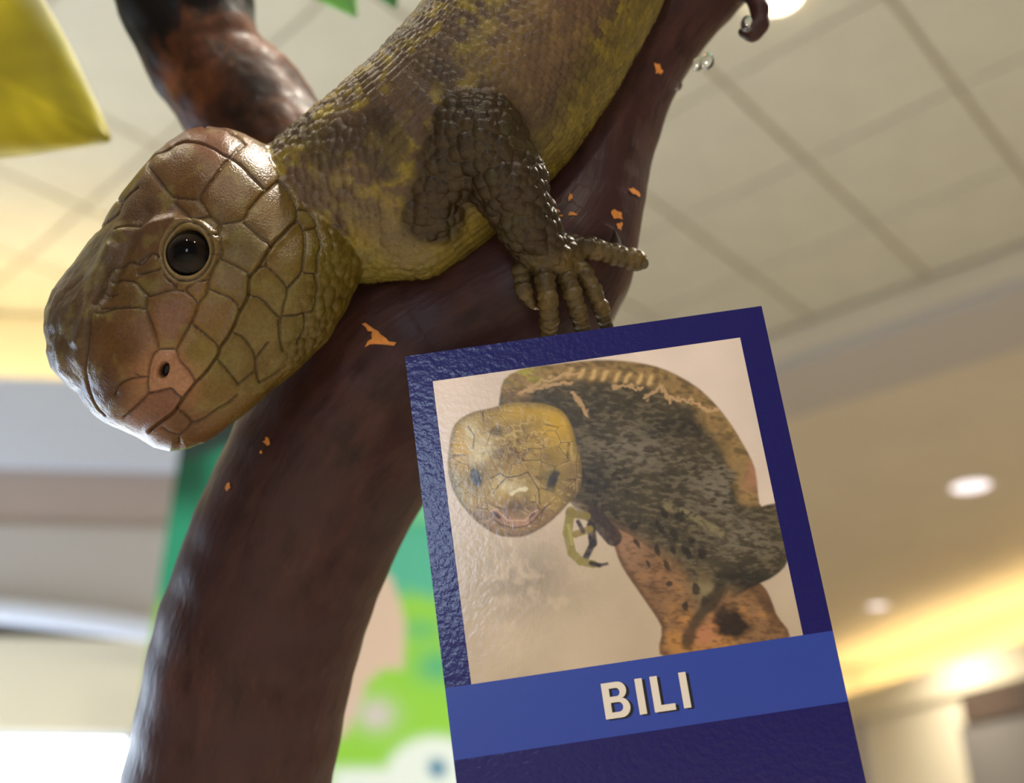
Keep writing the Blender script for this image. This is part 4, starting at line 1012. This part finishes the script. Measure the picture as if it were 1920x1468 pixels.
    hc = mixin(hc, lin((110, 98, 60)), blob(893, 897, 20, 26) * .6 + blob(1034, 898, 20, 26) * .8)
    for ex, ey, a, b_, r_, k_ in [(892, 896, 10, 18, .25, .9), (1037, 898, 9, 19, -.45, .85), (931, 808, 12, 11, 0, .55)]:
        u = (x - ex) * math.cos(r_) - (y - ey) * math.sin(r_); v = (x - ex) * math.sin(r_) + (y - ey) * math.cos(r_)
        hc = mixin(hc, lin((44, 38, 44)) * (0.5 + n_c)[:, None], smooth(-np.hypot(u / a, v / b_) - .5 * (n_c - .5), -1.3, -.6) * k_)
    for l in ([(927, 962), (936, 970)], [(1001, 960), (994, 968)]): hc = mixin(hc, lin((66, 42, 36)), smooth(-seg_dist(x, y, l), -5, -1.5) * .9)
    hc = mixin(hc, lin((216, 176, 146)), smooth(-seg_dist(x, y, [(920, 958), (930, 955), (942, 966), (952, 976), (985, 976), (996, 962), (1008, 956)]), -2.6, -.8) * .6)
    hc = mixin(hc, lin((92, 62, 48)), smooth(-seg_dist(x, y, [(926, 974), (940, 984), (962, 990), (985, 987), (1002, 975), (1022, 952)]), -2.2, -.8) * .75)
    hc = mixin(hc, lin((92, 76, 42)), smooth(-d, -12, -1) * .45)
    c = c + (hc - c) * wt[:, None]
    return np.clip(c, 0.004, 1)
e1w = to_world(card(PC_, PB, 0.12)) - to_world(card(PA, PB, 0.12)); e2w = to_world(card(PA, CB, 0.12)) - to_world(card(PA, PB, 0.12))
P, Q, C = paint_grid(to_world(card(PA, PB, 0.12)), e1w, e2w, 420, 400, picture)
pp = make_obj('photo_print', P, Q, M_card, cardroot, colors=C); tag(pp, 'printed photo of a yellow-headed lizard on a branch')

# ================================================================ LEAVES AND WATER DROPS
M_leafy = mat('leaf_yellow', None, 0.45, 0.4, attr=True)
def leaf_mat(m):
    nt = m.node_tree; b = nt.nodes['Principled BSDF']; tr_ = nt.nodes.new('ShaderNodeBsdfTranslucent'); ms = nt.nodes.new('ShaderNodeMixShader'); ms.inputs[0].default_value = 0.55
    src = b.inputs['Base Color'].links[0].from_socket if b.inputs['Base Color'].links else None
    if src: nt.links.new(src, tr_.inputs['Color'])
    nt.links.new(b.outputs[0], ms.inputs[1]); nt.links.new(tr_.outputs[0], ms.inputs[2]); nt.links.new(ms.outputs[0], nt.nodes['Material Output'].inputs['Surface'])
leaf_mat(M_leafy)
def leaf(label, tip, base, halfw, Zt, Zb, c_mid, c_edge, cup, Zc=0, group='artificial leaves of the tree'):
    tip = np.array(tip, float); base = np.array(base, float); ax = base - tip; L = np.linalg.norm(ax); ax /= L; nn = np.array([-ax[1], ax[0]])
    nu, nv = 40, 21; v = []; col = []
    for i in range(nu):
        t = i / (nu - 1); wdt = halfw * (1 - (1 - min(t / 0.5, 1)) ** 1.25) * math.sqrt(max(1 - max((t - 0.5) / 0.5, 0) ** 2, 0)) + 1.0
        for j in range(nv):
            q = (j / (nv - 1) - 0.5) * 2
            p_ = tip + ax * t * L + nn * q * wdt
            z = Zt + (Zb - Zt) * t - cup * (q * q) + 6 * math.sin(t * 22) * q * q
            v.append(to_world(U(p_[0], p_[1], z)))
            k = smooth(np.array(abs(q)), 0.72, 1.0) * 0.9; c = lin(c_mid) * (1 - k) + lin(c_edge) * k
            vein = math.exp(-(q / 0.05) ** 2) * 0.4 + 0.12 * math.cos((t * 9 + abs(q) * 2.2) * 2 * math.pi)
            c = c * (1 + 0.4 * vein) * (0.75 + 0.5 * float(vnoise(np.array([[p_[0], p_[1], 0.0]]), 70, 5)[0])); col.append(c)
    i = np.arange(nu * nv).reshape(nu, nv); Q = np.stack([i[:-1, :-1].ravel(), i[1:, :-1].ravel(), i[1:, 1:].ravel(), i[:-1, 1:].ravel()], 1)
    root = bpy.data.objects.new('leaf', None); COL.objects.link(root); root.location = to_world(U(base[0], base[1], Zb)).tolist(); tag(root, label, 'leaf', group)
    bl = make_obj('blade', np.array(v), Q, M_leafy, root, smooth=True, colors=np.clip(np.array(col), 0, 1))
    sm = bl.modifiers.new('thickness', 'SOLIDIFY'); sm.thickness = 0.0006
    st = catmull([to_world(U(base[0] - ax[0] * 20, base[1] - ax[1] * 20, Zb)), to_world(U(base[0] + ax[0] * 60, base[1] + ax[1] * 60, Zb)), to_world(U(base[0] + ax[0] * 160, base[1] + ax[1] * 160 - 40, Zb - 60))], 5)
    tube('stem', st, 6 * UNIT, M_stem, root, n=8)
M_stem = mat('leaf_stem', (110, 120, 50), 0.6, 0.3)
leaf('large yellow-green leaf at the top left corner', (206, 262), (-330, -26), 205, -900, -1000, (186, 176, 58), (240, 238, 200), 40)
leaf('small green leaf tip hanging at the top edge beside the dark branch', (668, 30), (540, -150), 60, -1500, -1500, (140, 190, 120), (190, 220, 170), 20)
leaf('pale green leaf tip at the top edge beside the lizard back', (742, 14), (640, -180), 55, -1500, -1500, (110, 160, 96), (150, 200, 160), 20)
leaf('teal green leaf tip at the top edge nearest the lizard back', (856, 8), (760, -160), 60, -1400, -1400, (96, 176, 160), (170, 220, 210), 20)

M_water = bpy.data.materials.new('water'); M_water.use_nodes = True
b = M_water.node_tree.nodes['Principled BSDF']; b.inputs['Base Color'].default_value = (0.92, 0.96, 1, 1); b.inputs['Roughness'].default_value = 0.02; b.inputs['IOR'].default_value = 1.33; b.inputs['Transmission Weight'].default_value = 1.0
def drop(x, y, Z, r, label):
    sv, sf = uvsphere(16, 20); c = U(x, y, Z)
    v = sv * r * np.array([0.85, 1.0, 0.85]); v[:, 1] += 0.25 * r * (v[:, 1] > 0) * (v[:, 1] / r) ** 2
    o = make_obj('water_drop', to_world(c + v), sf, M_water, smooth=True); tag(o, label, 'water drop', 'water drops on the branch'); return o
drop(1270, 160, -215, 12, 'single small round water drop on the right edge of the branch')
drop(1326, 116, -205, 17, 'larger of two touching water drops below the curled tip')
drop(1308, 122, -212, 13, 'smaller of two touching water drops below the curled tip')
drop(1400, 46, -182, 15, 'water drop held in the curl of the branch tip')
drop(1207, 494, 22, 11, 'water drop on the tip of the outstretched toe')
